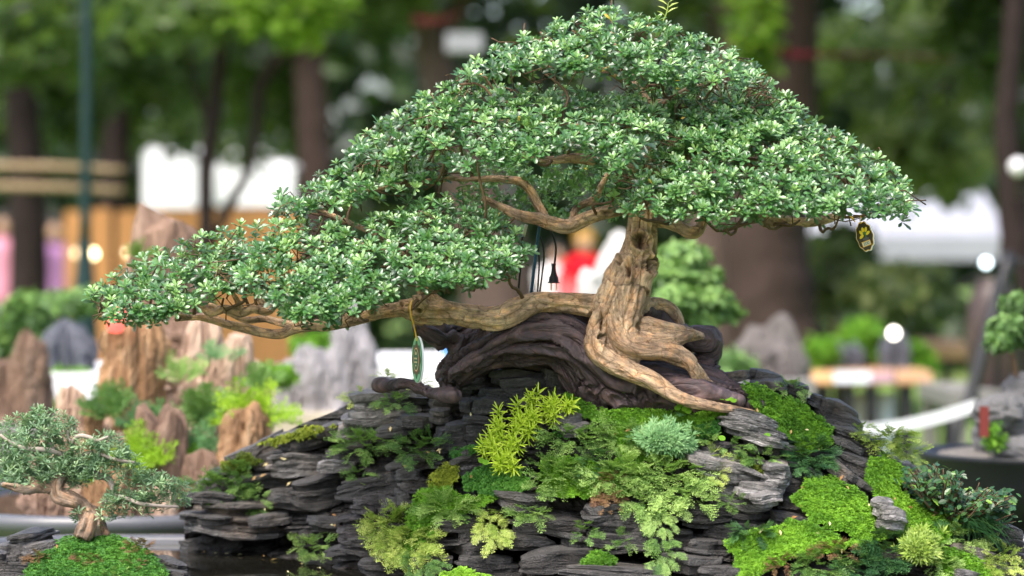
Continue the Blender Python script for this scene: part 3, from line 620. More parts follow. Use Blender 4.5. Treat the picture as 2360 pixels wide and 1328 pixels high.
pad_bonsai('background_bonsai', 'bright green slanting bonsai over the dark stone on the long table', [(2000, 857, 8, 7.1), (1995, 810, 6, 7.1), (1990, 780, 4, 7.1)], [(1985, 765, 46, 24, 7.1), (1960, 790, 36, 18, 7.0), (2020, 815, 34, 22, 7.1)], 'moss', .05, .3, dens=700)
pad_bonsai('background_bonsai', 'low green bonsai at the right end of the long table', [(2110, 857, 8, 7.0), (2112, 830, 6, 7.0), (2110, 810, 4, 7.0)], [(2112, 812, 28, 20, 7.0), (2080, 838, 36, 16, 7.0), (2130, 842, 30, 14, 7.0)], 'moss', .05, .3, dens=700)
pad_bonsai('background_bonsai', 'wide dark green pine-like bonsai before the right-hand marquee', [(2080, 900, 12, 9.5), (2070, 780, 9, 9.5), (2085, 700, 7, 9.5), (2090, 660, 5, 9.5)], [(2100, 650, 84, 34, 9.5), (2010, 672, 60, 26, 9.4), (2160, 690, 40, 24, 9.5), (2090, 700, 80, 24, 9.3)], 'bg_olive', .10, .3, dens=600)
pad_bonsai('background_bonsai', 'dark leafy bonsai left of the wide pine-like one', [(1930, 900, 10, 11), (1925, 760, 8, 11), (1930, 660, 6, 11)], [(1920, 620, 70, 50, 11), (1950, 570, 60, 40, 11.2), (1890, 690, 40, 24, 11)], 'bg_olive', .12, .2, dens=500)
peak(1955, 1990, 655, 695, 10.2, M['white_stone'], 'little white stone below the dark leafy bonsai', 1.7, top=.2, lean=2)
tabletop('long_table', 'far table behind the long wooden one', 1850, 2300, 800, 9.8, 1.4, .06, M['wood'], (1880, 2080, 2280), 'black')
# wooden disc, light stand, tape, bucket
M['brown_dark'] = plain('dark_brown_glaze', (.052, .034, .030), .45, .4, .3, 5)
jar = empty('brown_jar', P(2285, 905, 5.2), 'tall dark brown urn behind the black light stand', 'urn')
c = P(2290, 905, 5.2); mk('body', lathe([(.001, 0), (.055, 0), (.075, .03), (.088, .12), (.09, .2), (.08, .29), (.062, .335), (.05, .35), (.055, .365), (.045, .365), (.04, .34)], 28, c), M['brown_dark'], jar, True)
tabletop('stone_table', 'dark low stand under the brown urn', 2190, 2420, 903, 4.9, .7, .05, M['concrete'], (2215, 2400), 'concrete')
st = empty('light_stand', P(2200, 1030, 4.4), 'black leaning floodlight stand at the right', 'stand')
mk('leg', ptube([(2328, 585, 15, 4.4), (2285, 740, 18, 4.35), (2235, 920, 15, 4.3), (2195, 1050, 13, 4.25), (2150, foot(4.25), 13, 4.25)], 4, 8), M['black'], st, True)
mk('leg', ptube([(2328, 585, 8, 4.4), (2350, 800, 8, 4.5), (2372, foot(4.6), 8, 4.6)], 3, 8), M['black'], st, True)
mk('leg', ptube([(2328, 585, 8, 4.4), (2300, 760, 7, 4.9), (2290, foot(5.3), 7, 5.3)], 3, 8), M['black'], st, True)
mk('crossbar', ptube([(2300, 604, 5, 4.4), (2400, 602, 5, 4.4)], 2, 8), M['black'], st, True)
M['chrome'] = plain('chrome', (.8, .85, .9), .12, .6, .05, 5, metal=1.0)
fl = empty('floodlight', P(2272, 622, 4.3), 'round floodlight with a glowing lens as its glint on the black stand', 'lamp')
c = P(2272, 606, 4.3); mk('housing', blob(c + A(0, .02, 0), (S(17, 4.3), .02, S(17, 4.3)), 1, 0, n=12, m=18), M['black'], fl, True); mk('lens', blob(c + A(0, -.004, 0), (S(13, 4.3), .012, S(13, 4.3)), 1, 0, n=12, m=18), glow('lens_glint', (.75, .92, 1.0), 1.6), fl, True)  # the lens glows to stand in for a glint on the lamp
mk('arm', ptube([(2284, 610, 4, 4.35), (2318, 600, 4, 4.4)], 2, 6), M['black'], fl)
gl = empty('white_globe', P(2344, 420, 7.4), 'white unlit globe on the dark trunk at the right edge', 'lamp'); mk('globe', blob(P(2346, 385, 7.4), (S(21, 7.4),) * 3, 1, 0, n=14, m=18), M['whitecloth'], gl, True); mk('bracket', ptube([(2346, 405, 4, 7.4), (2346, 440, 4, 7.5), (2345, 460, 4, 8)], 2, 6), M['black'], gl)
s = np.linspace(0, 1, 24); x = 1960 + 290 * s; y = 992 - 58 * s ** 1.4 + 6 * np.sin(s * 3); Yt = 3.1 + .5 * s
top_, bot_ = P(x, y - 13, Yt), P(x, y + 13, Yt - .02)
V = np.concatenate([top_, bot_, top_ + A(0, .003, 0), bot_ + A(0, .003, 0)]); k = np.arange(23)
def strip(a, b): return np.concatenate([np.stack([a + k, a + k + 1, b + k + 1], -1), np.stack([a + k, b + k + 1, b + k], -1)])
mk('barrier_tape', (V, np.vstack([strip(24, 0), strip(48, 72), strip(0, 48), strip(72, 24)])), plain('tape_white', (.80, .78, .77), .6, .3, .08, 8), label='white barrier tape sagging above the lawn at the right', cat='tape')
tp = empty('tape_post', P(1955, foot(3.1), 3.1), 'thin post holding the barrier tape behind the rockery', 'post'); mk('rod', ptube([(1955, foot(3.1), 5, 3.11), (1955, 950, 5, 3.11)], 2, 6), M['black'], tp)
tp = empty('tape_post', P(2252, foot(3.6), 3.6), 'thin post holding the barrier tape beside the grey rock', 'post'); mk('rod', ptube([(2252, foot(3.6), 5, 3.62), (2252, 900, 5, 3.62)], 2, 6), M['black'], tp)
bk = empty('white_bucket', P(2002, foot(6.9), 6.9), 'white bucket standing under the long table', 'bucket'); c = P(2004, foot(6.9), 6.9)
bz = P(0, 905, 6.9)[2]; mk('body', lathe([(.001, 0), (.07, 0), (.085, bz * .6), (.095, bz), (.085, bz), (.08, bz * .9)], 20, (c[0], c[1], 0)), M['whitecloth'], bk, True)
mk('white_box', box(P(1070, 100, 12.5), (S(84, 12.5), .2, S(42, 12.5))), plain('dull_white_box', (.26, .27, .30), .7, .3, .1, 4), label='white box lamp fixed to the pinkish trunk', cat='box')
rb = mk('red_band', ptube([(950, 44, 7, 13.25), (985, 50, 8, 13.2), (1022, 46, 7, 13.25), (1060, 30, 4, 13.6)], 4, 8), cloth('red_band', (.11, .025, .022)), label='red band round the pinkish trunk', cat='ribbon')
s = ptube([(1770, 118, 7, 9.2), (1810, 122, 8, 8.7), (1850, 128, 8, 8.7), (1905, 126, 6, 9.3), (2100, 130, 4, 10.5), (2300, 150, 4, 12)], 5, 7)
mk('red_rope', s, cloth('red_rope', (.12, .008, .018)), label='dark red rope stretched from the massive trunk', cat='rope')
# right-hand tray landscape
rt = empty('round_tray', P(2330, 1250, 1.15), 'black round tray of the grey rock landscape at the right edge', 'tray')
c = P(2420, 0, 1.25); zt = P(0, 1062, 1.0)[2]
mk('tray_wall', lathe([(.001, zt - .13), (.19, zt - .13), (.225, zt - .05), (.235, zt - .012), (.245, zt), (.232, zt), (.225, zt - .02), (.001, zt - .02)], 44, (c[0], 1.25, 0)), M['tray_dark'], rt, True)
plinth(c[0], 1.25, .17, .17, zt - .132, 'dark plinth under the round tray at the right edge', M['tray_dark'])
mk('tray_soil', lathe([(.001, zt + .012), (.12, zt + .008), (.2, zt - .004), (.222, zt - .03)], 36, (c[0], 1.25, 0)), plain('grey_gravel', (.13, .12, .11), .9, .2, .6, 90, .8, .006), rt, True)
for (x, y, rx, rz, Y, sd, lab) in ((2330, 990, 80, 74, 1.2, 3, 'grey eroded rock on the round tray at the right edge'), (2300, 950, 56, 34, 1.15, 5, 'overhanging grey rock ledge on the round tray'), (2362, 920, 50, 60, 1.25, 9, 'upper grey rock beneath the little bonsai at the right edge'), (2352, 1040, 60, 30, 1.12, 12, 'low grey rock at the foot of the tray landscape')):
    mk('eroded_rock', blob(P(x, y, Y), (S(rx, Y), S(rx, Y) * .9, S(rz, Y)), sd, .38, 2.2), M['limestone_dark'], label=lab, cat='rock', group='grey rocks on the round tray')
mk('red_strip', box(P(2268, 972, 1.02), (S(20, 1.02), .008, S(70, 1.02))), cloth('red_plaque', (.16, .035, .03)), label='narrow red plaque standing before the grey rock at the right edge', cat='plaque')
pad_bonsai('background_bonsai', 'dark green little bonsai on the grey rock at the right edge', [(2345, 900, 9, 1.25), (2340, 850, 7, 1.25), (2330, 800, 5, 1.25), (2325, 770, 3, 1.25)], [(2325, 760, 52, 34, 1.25), (2345, 700, 40, 26, 1.3), (2300, 790, 30, 18, 1.2), (2375, 760, 40, 40, 1.3)], 'pad_green', .016, .25, dens=1500)
leaf_cloud(P(2290, 1010, 1.08), (S(26, 1.1), .02, S(34, 1.1)), 160, .014, 'moss', .4, 'green_tuft', None, label='green tuft beside the red plaque', cat='plant', group='green tufts on the stands behind')
bg_ = plain('blue_bag', (.06, .22, .55), .6, .3, .1)
mk('blue_bag', blob(P(1045, 800, 3.9), (S(26, 3.9), .05, S(36, 3.9)), 4, .15), bg_, label='blue bag on the white table left of the driftwood', cat='bag')
# ------------------------------------------------------------------ the slate rockery
RID = A(*[c for p in [(380,1200),(430,1150),(480,1090),(560,1035),(640,995),(700,965),(780,935),(830,905),(880,885),(1000,888),(1050,872),(1100,842),(1200,832),(1300,852),(1400,905),(1500,905),(1600,900),(1700,884),(1740,866),(1800,872),(1850,903),(1920,943),(1980,988),(2040,1033),(2110,1075),(2200,1125),(2300,1205),(2400,1310)] for c in p]).reshape(-1, 2)
def ridge(x): return np.interp(x, RID[:, 0], RID[:, 1])
def Yf(x, y):
    x = np.asarray(x, float); y = np.asarray(y, float)
    yr = ridge(x)
    Yr = np.interp(x, [380, 600, 800, 900, 1150, 1400, 1700, 1850, 2100, 2400], [.33, .33, .25, .18, .08, .0, .0, .05, .03, -.02])
    Yb = np.interp(x, [380, 560, 720, 1000, 1400, 2000, 2400], [.31, .30, .18, -.08, -.17, -.17, -.12])
    s = np.clip((y - yr) / (1328 - yr), 0, 1.35)
    return Yr + (Yb - Yr) * s ** 0.9

rock = empty('slate_rockery', P(1350, 1328, 0.05) * A(1, 1, 0) + A(0, 0, 0.80), 'dark layered slate rockery rising from the water, patched with moss, under the large bonsai', 'rockery')
# solid heart of the pile, from behind the ridge, over it and down below the water
gx = np.linspace(425, 2390, 490)
CAVES = [(1250, 1222, 150, 26, .12), (1190, 1285, 190, 26, .12), (725, 1135, 80, 30, .08), (860, 1140, 60, 34, .07), (1620, 1196, 120, 26, .10), (1010, 1012, 60, 16, .07), (1090, 1000, 70, 20, .08), (1340, 1260, 120, 22, .10), (560, 1252, 150, 22, .10), (880, 1050, 60, 26, .06), (1790, 1120, 60, 14, .06), (1000, 1290, 90, 24, .08), (1480, 1280, 110, 20, .08)]
def strata(x, y):                                            # how far each thin bed of the slate stands out, in metres
    tl = np.interp(x, [430, 900, 1200, 1500, 1750, 2300], [.03, .02, 0, -.05, -.2, -.24])
    v = y + (x - 1300) * tl * .0 + np.interp(x, [430, 900, 1200, 1500, 1750, 2300], [18, 6, 0, 12, 52, 170]) * -1.0 + 9 * fbm(np.stack([x / 150, y / 90, 0 * x], -1), 3)
    out = 0
    for h, amp, lx, sd in ((62.0, .030, 150.0, 41.0), (30.0, .026, 90.0, 3.0), (12.0, .015, 60.0, 11.0), (5.5, .006, 34.0, 23.0)):
        k = np.floor(v / h + .35 * vnoise(np.stack([x / 240, y / 200, 0 * x + sd], -1)))
        f = v / h - k
        n1 = vnoise(np.stack([x / lx + k * 7.31, k * 3.7 + sd, 0 * x], -1)); n1 = .5 * n1 + .5 * np.round(n1 * 3) / 3
        if h < 30: n1 = n1 * np.clip(.35 + 1.6 * vnoise(np.stack([x / 130, y / 70, 0 * x + sd], -1)), .08, 1.3)
        out = out + amp * (n1 - .35 * np.abs(2 * np.clip(f, 0, 1) - 1) ** 4)
    for (hx, hy, hw, hh, dp) in CAVES: out = out - dp * np.clip(1.4 - np.hypot((x - hx) / hw, (y - hy) / hh) - .5 * fbm(np.stack([x / 40, y / 18, 0 * x], -1), 2), 0, 1)
    return out + .0025 * fbm(np.stack([x / 7, y / 4, 0 * x], -1), 2)
rows = []
for k, (dy, dY) in enumerate([(330, .40), (220, .34), (150, .28), (90, .2), (50, .13), (26, .08)]):
    rows.append(P(gx, ridge(gx) + dy, Yf(gx, ridge(gx)) + dY + .03 * fbm(np.stack([gx / 50, gx * 0 + k, gx * 0], -1), 3)))
for s in np.linspace(0.0, 1.3, 230):
    yy = ridge(gx) + 10 + s * (1328 - ridge(gx))
    rows.append(P(gx, yy, Yf(gx, yy) + 0.016 - strata(gx, yy) * min(1, .25 + s * 6)))
Vc = np.stack(rows)
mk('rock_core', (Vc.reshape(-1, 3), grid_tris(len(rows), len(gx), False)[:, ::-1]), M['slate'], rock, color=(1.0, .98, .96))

def slab_mesh(L, W, H, seed, rnd=0.0):
    r = np.random.default_rng(seed)
    nl = int(np.clip(H / r.uniform(.005, .011), 2, 6)); K = 24
    m = r.integers(7, 10); ang = np.sort(r.uniform(0, 2 * np.pi, m)); rad = r.uniform(0.62, 1.08, m)
    th = np.linspace(0, 2 * np.pi, K, endpoint=False)
    rings = []; z = 0.0
    tk = r.uniform(0.5, 1.6, nl); tk /= tk.sum()
    for i in range(nl):
        q = np.interp(th, np.concatenate([ang - 2 * np.pi, ang, ang + 2 * np.pi]), np.tile(rad * r.uniform(0.92, 1.08, m), 3))
        p = 3.3 - 1.1 * rnd
        se = (np.abs(np.cos(th)) ** p + np.abs(np.sin(th)) ** p) ** (-1 / p)
        t = (i + 0.5) / nl
        k = r.uniform(0.74, 1.0) * (1 - 0.10 * abs(2 * t - 1) - 0.35 * rnd * abs(2 * t - 1) ** 2)
        ox, oy = r.normal(0, 0.04, 2)
        R = q * se * k * (1 + r.normal(0, 0.022, K))
        for e, zz in ((0.985, z + 0.0), (1.0, z + tk[i] * 0.25), (0.99 - .04 * rnd, z + tk[i] * 0.85)):
            rings.append(np.stack([(np.cos(th) * R * e + ox) * L / 2, (np.sin(th) * R * e + oy) * W / 2, (zz - 0.5) * H + r.normal(0, 0.03 * tk[i] * H, K)], -1))
        z += tk[i]
    V = np.concatenate(rings); n = len(V); T = grid_tris(len(rings), K)
    V = np.vstack([V, [[0, 0, -H / 2]], [[0, 0, H / 2]]])
    k = np.arange(K); l = (len(rings) - 1) * K
    T = np.vstack([T, np.stack([(k + 1) % K, k, np.full(K, n)], -1), np.stack([l + k, l + (k + 1) % K, np.full(K, n + 1)], -1)])
    e = min(L, W)
    V += np.stack([fbm(V / (e * .45) + seed + o, 3) for o in (0, 40, 80)], -1) * A(.10 * e, .10 * e, min(.30 * H, .05 * e))
    V[:, 2] *= 1 - .55 * np.clip(np.abs(2 * V[:, 0] / L), 0, 1.1) ** 2.2 * (1 - .5 * rnd)
    V[:, 2] += 0.10 * H * np.sin(V[:, 0] / L * 4 + seed) + V[:, 0] * r.normal(0, .05)
    return V, T
NSLAB = 0
def slab(cx, cy, w, h, tilt=0.0, tone=1.0, proud=0.02, depth=None, rnd=0.0, parent=None, Y=None, tint=(1, 1, 1), pitch=None):
    global NSLAB
    NSLAB += 1
    parent = parent or rock
    L = S(w); H = S(h) ; W = depth or max(0.05, min(0.16, 0.6 * L))
    V, T = slab_mesh(L * 1.10, W, H * 1.18, NSLAB * 13 + 5, rnd)
    y0 = float(Yf(cx, cy)) if Y is None else Y
    c = P(cx, cy, y0 + W / 2 - .55 * proud - 0.014)
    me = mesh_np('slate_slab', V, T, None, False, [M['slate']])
    o = bpy.data.objects.new('slate_slab', me); col.objects.link(o); o.parent = parent
    pit = RNG.uniform(-9, 3) if pitch is None else pitch
    R = Matrix.Rotation(math.radians(-tilt), 4, 'Y') @ Matrix.Rotation(math.radians(-pit), 4, 'X') @ Matrix.Rotation(math.radians(RNG.uniform(-14, 14)), 4, 'Z')
    o.matrix_local = Matrix.Translation(Vector((c - wloc(parent)).tolist())) @ R
    tone = tone * 1.6 if tone > 2 else tone
    o.color = (tone * tint[0], tone * tint[1], tone * tint[2], 1)
    return o
PURP, BRN = (1.05, .95, 1.05), (1.15, 1.0, .85)
for a in [
    (610,1026,170,32,18), (560,1046,100,26,22), (700,1012,170,40,8), (760,990,90,24,10), (690,1072,220,52,4,2.4,.03), (780,1074,120,28,-3,2.8,.04), (620,1106,200,30,4,1.8,.03),
    (565,1166,300,64,2,2.2,.03,.22,0,None,.275,BRN), (700,1150,200,46,1,1.3), (485,1146,150,24,2,1.8,.02,None,0,None,.27), (485,1189,165,18,-4,2.0,.02,.14,0,None,.25), (625,1194,150,24,5,2.0,.03,None,0,None,.25),
    (555,1213,285,29,0,4.2,.02,.2,0,None,.245), (550,1248,250,60,3,.5,.0,.2,0,None,.315), (560,1282,280,40,0,.5,.0,.2,0,None,.31), (740,1128,150,66,2,.7,0), (770,1208,140,34,-12,.7,.03), (835,1200,150,27,5,1.3,.04,None,0,None,None,PURP),
    (840,1234,150,38,-10,1.0,.03,None,0,None,None,PURP), (815,1274,180,30,2,1.2,.05), (770,1312,210,28,-2,.9,.08,.2), (720,1240,110,40,0,.5,0), (640,1060,160,40,8,.9,.01), (500,1115,130,30,14,.9,.01),
    (872,944,185,88,12,2.2,.05,.12,.5), (930,900,170,38,-8,1.1,.02,.1,.3), (825,985,125,66,14,2.8,.05,.1,.6), (1020,952,66,30,2,1.7,.04,.06,.4,None,None,BRN), (968,966,120,27,-3,1.1,.02),
    (930,986,140,23,4,1.2,.02), (1042,1002,100,44,-6,1.4,.04,.08), (1070,985,130,27,0,1.1,.02), (902,1012,44,50,0,1.9,.03,.05,.8), (1125,936,100,34,-4,1.1,.02), (1100,882,130,32,4,1.4,.0),
    (1190,872,150,36,2,1.3,.0), (1245,888,190,40,6,1.2,.01), (1130,852,130,24,-3,1.3,.0), (1180,916,190,34,-3,1.1,.01), (1060,908,100,34,5,1.2,.01), (1090,930,90,26,0,1.0,.01), (1290,870,120,26,-10,1.2,0), (1030,925,90,40,-5,.8,0),
    (1312,962,116,36,3,3.6,.09,.09,.4), (1322,988,90,24,1,3.2,.08), (1235,994,62,18,-4,1.4,.04), (1096,1046,86,27,6,2.2,.04,.07,.4), (1080,1072,100,44,4,1.5,.03), (920,1078,66,32,10,1.4,.02),
    (942,1096,80,28,-2,1.9,.03), (880,1122,220,42,3,1.0,.01), (872,1164,140,44,4,1.0,.02,None,0,None,None,PURP), (926,1146,66,31,10,1.8,.04,.06,.6), (800,1060,90,40,0,.9,.01), (840,1130,110,50,2,.6,-.01), (960,1120,120,40,3,.8,0),
    (1205,1150,140,40,-6,1.7,.05), (1190,1120,120,30,0,.9,.02), (1420,1178,160,48,-4,1.2,.05), (1070,1206,130,30,4,1.1,.04), (1100,1260,130,36,3,.8,.05,.1,.4), (1195,1246,150,30,2,.9,.02), (1310,1215,140,40,-3,.6,.0), (1290,1290,180,44,2,.6,.03),
    (1450,1212,180,36,-3,.9,.03), (1490,1246,150,38,0,.8,.02), (1400,1250,140,40,2,.6,.01), (1430,1316,260,28,-2,1.6,.10,.16), (1130,1300,200,40,0,.5,.02), (860,1255,170,36,-2,.8,.03), (900,1300,160,36,3,.6,.03), (1000,1300,140,40,0,.6,.02), (1240,1205,160,34,0,.7,.0),
    (1760,866,112,28,-12,1.2,.02,.08), (1700,866,66,22,2,1.6,.02,.06,.5,None,None,BRN), (1768,886,100,27,1,1.9,.05,.08), (1836,902,70,32,-26,1.2,.02), (1884,927,62,28,-22,1.2,.02), (1925,958,130,54,-12,1.3,.04,.1), (1915,980,110,22,-8,1.0,.02),
    (1726,985,175,56,-6,3.4,.08,.1), (1742,1010,160,22,-12,4.6,.10,.09), (1775,1032,140,28,-4,1.6,.05), (1645,1026,100,15,4,1.5,.05), (1630,1046,70,18,2,2.2,.06), (1690,1102,240,96,-14,3.0,.08,.14), (1655,1074,160,44,-10,3.2,.08), (1745,1075,120,36,-8,1.5,.02,None,0,None,None,PURP),
    (1782,1098,78,64,-10,3.6,.09,.07,.3), (1745,1130,110,34,-8,2.8,.08), (1763,1150,90,26,-2,4.2,.12,.07,.6), (1835,1088,125,38,-24,1.5,.04), (1812,1115,90,27,-6,1.1,.02), (1825,1138,100,24,-6,.9,.0), (1952,1004,110,32,-20,1.6,.04), (1945,1032,130,32,-17,1.5,.03), (1962,1064,120,34,-14,1.5,.03), (1998,1024,78,38,-6,1.2,.05,.07,.4),
    (1990,1078,80,30,-18,1.2,.03), (1940,1086,100,30,-32,2.4,.06), (1976,1112,84,28,-34,1.6,.05), (1870,1095,90,30,-16,1.0,.0), (1700,1186,280,44,-8,.9,.02,.16), (1826,1200,130,32,-18,1.0,.03), (1620,1190,130,44,-4,.8,.02), (1690,1230,200,40,-6,.6,.0),
    (2034,1169,62,30,-4,5.0,.13,.05,.6), (2052,1198,84,46,-4,4.8,.13,.06,.6), (2040,1226,90,20,0,1.0,.02), (2242,1276,130,28,-8,2.4,.05), (2250,1302,130,27,-8,1.6,.05), (2222,1322,66,20,-4,3.0,.07), (1640,1262,150,36,-4,.8,.03), (1600,1294,180,36,-2,.9,.05), (1560,1240,120,44,0,.6,.0), (1665,1318,140,30,-3,.9,.06),
    (2150,1290,120,30,-10,.9,0), (2320,1330,120,40,-12,.8,0), (2060,1290,120,40,-6,.8,0), (1900,1330,200,40,-4,.8,0)]:
    slab(*a)
MOSS = {  # polygon, material, cushion height px, tint centre, label
 'a': ([(1300,903),(1345,925),(1420,940),(1560,946),(1640,940),(1735,945),(1715,905),(1708,884),(1735,884),(1800,905),(1850,925),(1900,965),(1935,1000),(1905,1035),(1850,1045),(1800,1012),(1760,985),(1740,966),(1650,968),(1600,1000),(1480,1000),(1380,985),(1345,962),(1290,945)], 'moss', 9, .35, 'bright green moss carpet round the roots of the large bonsai'),
 'b': ([(1058,1105),(1090,1075),(1170,1072),(1215,1092),(1228,1132),(1160,1148),(1060,1135)], 'moss_dark', 16, .8, 'green moss cushion just below the lime sedum'),
 'c': ([(1045,1030),(1122,1018),(1132,1036),(1060,1062),(1028,1062)], 'moss_dark', 8, .5, 'small dark green moss patch above the grey pebble stone'),
 'd': ([(928,1180),(965,1130),(1010,1112),(1060,1130),(1150,1146),(1128,1172),(1060,1185),(990,1215),(945,1240),(930,1215)], 'moss', 14, .5, 'green moss ledge above the broad yellow-green rockweed spray'),
 'e': ([(998,1090),(1030,1064),(1055,1068),(1056,1110),(1005,1135),(985,1112)], 'moss_olive', 14, .7, 'yellowish moss tuft left of the green moss cushion'),
 'f': ([(1815,1150),(1850,1105),(1920,1098),(1990,1130),(2035,1185),(2012,1236),(1950,1240),(1870,1205)], 'moss', 20, .55, 'large bright moss cushion left of the two pale grey stones'),
 'g': ([(1655,1240),(1800,1208),(1880,1212),(1960,1240),(2012,1240),(1990,1264),(1900,1282),(1820,1300),(1720,1345),(1690,1345),(1690,1290)], 'moss', 14, .6, 'bright moss slope beneath the overhanging slate ledge'),
 'h': ([(1998,1048),(2050,1042),(2102,1090),(2075,1130),(2135,1178),(2100,1205),(2060,1170),(2010,1130),(1985,1095)], 'moss', 14, .6, 'light green moss slope behind the small-leaved ficus shrub'),
 'i': ([(2085,1180),(2160,1178),(2200,1215),(2192,1262),(2120,1250),(2085,1215)], 'moss', 18, .5, 'rounded moss hump right of the two pale grey stones'),
 'j': ([(598,1024),(680,990),(770,972),(784,988),(700,1014),(640,1032)], 'moss_olive', 14, .5, 'olive moss strip along the top of the slate slope'),
 'k': ([(508,1062),(560,1044),(614,1064),(560,1090),(512,1084)], 'moss_olive', 12, .1, 'dark olive moss patch at the far end of the slate slope'),
 'l': ([(1338,1290),(1370,1268),(1410,1273),(1427,1295),(1390,1314),(1345,1310)], 'moss', 20, .3, 'small round moss ball in a dark hollow near the water'),
 'm': ([(985,1345),(1020,1312),(1070,1303),(1130,1318),(1155,1350)], 'moss', 22, .95, 'yellow-green moss hump at the lower edge of the picture'),
 'n': ([(1556,1022),(1600,1008),(1598,1062),(1570,1080)], 'moss', 9, .7, 'lime moss patch beside the pale blue-green cushion plant'),
 'o': ([(1585,985),(1600,970),(1662,965),(1672,1010),(1602,1018)], 'moss_dark', 14, .1, 'deep green moss tuft left of the striped grey slab'),
 'p': ([(900,1235),(990,1215),(1010,1240),(950,1275),(920,1265)], 'moss', 14, .3, 'mossy lip under the broad yellow-green rockweed spray'),
 'q': ([(1690,1048),(1722,1052),(1775,1088),(1770,1100),(1740,1090)], 'moss_olive', 12, .25, 'narrow brownish moss strip on the pale slate right of centre'),
 'v': ([(1995,1105),(2075,1125),(2140,1178),(2120,1245),(2015,1245),(2030,1190)], 'moss', 10, .55, 'moss around the two pale grey stones'),
 'w': ([(1805,1195),(1870,1200),(1960,1236),(2022,1228),(2015,1268),(1900,1240),(1820,1232)], 'moss', 8, .5, 'moss filling the hollow between the large cushion and the lower slope'),
 's': ([(2095,1245),(2200,1258),(2290,1300),(2300,1345),(2190,1345),(2150,1290)], 'moss', 10, .45, 'moss below the ficus shrub at the lower right corner'),
 't': ([(1235,1135),(1250,1060),(1300,1050),(1400,1060),(1480,1050),(1500,1110),(1430,1150),(1300,1150)], 'moss', 12, .45, 'green moss showing between the rockweed at the centre'),
 'u': ([(1400,990),(1600,1000),(1590,1060),(1480,1060),(1400,1040)], 'moss', 8, .5, 'moss carpet around the pale blue-green cushion plant'),
 'r': ([(1280,1000),(1330,985),(1345,1000),(1300,1020)], 'moss_dark', 8, .6, 'little moss patch between two pale grey flat stones'),
}
def in_any_moss(x, y):
    r = np.zeros(np.shape(x), bool)
    for k, v in MOSS.items(): r |= inpoly(np.asarray(x, float), np.asarray(y, float), v[0])
    return r
n = 0
while n < 45:
    x = RNG.uniform(430, 2360); y = RNG.uniform(float(ridge(x)) + 18, 1335)
    if in_any_moss(x, y): continue
    tl = np.interp(x, [430, 900, 1200, 1500, 1750, 2300], [4, 3, 0, -3, -12, -14]) + RNG.normal(0, 5)
    w = RNG.uniform(45, 150); h = w * RNG.uniform(0.2, 0.55)
    slab(x, y, w, h, tl, RNG.uniform(0.4, 1.3), RNG.uniform(-.012, .012), None, RNG.uniform(0, .6)); n += 1
for k in range(16):                                         # slabs closing the rear slope
    x = 500 + k * 118; slab(x, float(ridge(x)) + 70, 200, 60, 0, .8, 0, .14, .3, None, float(Yf(x, ridge(x))) + .22)

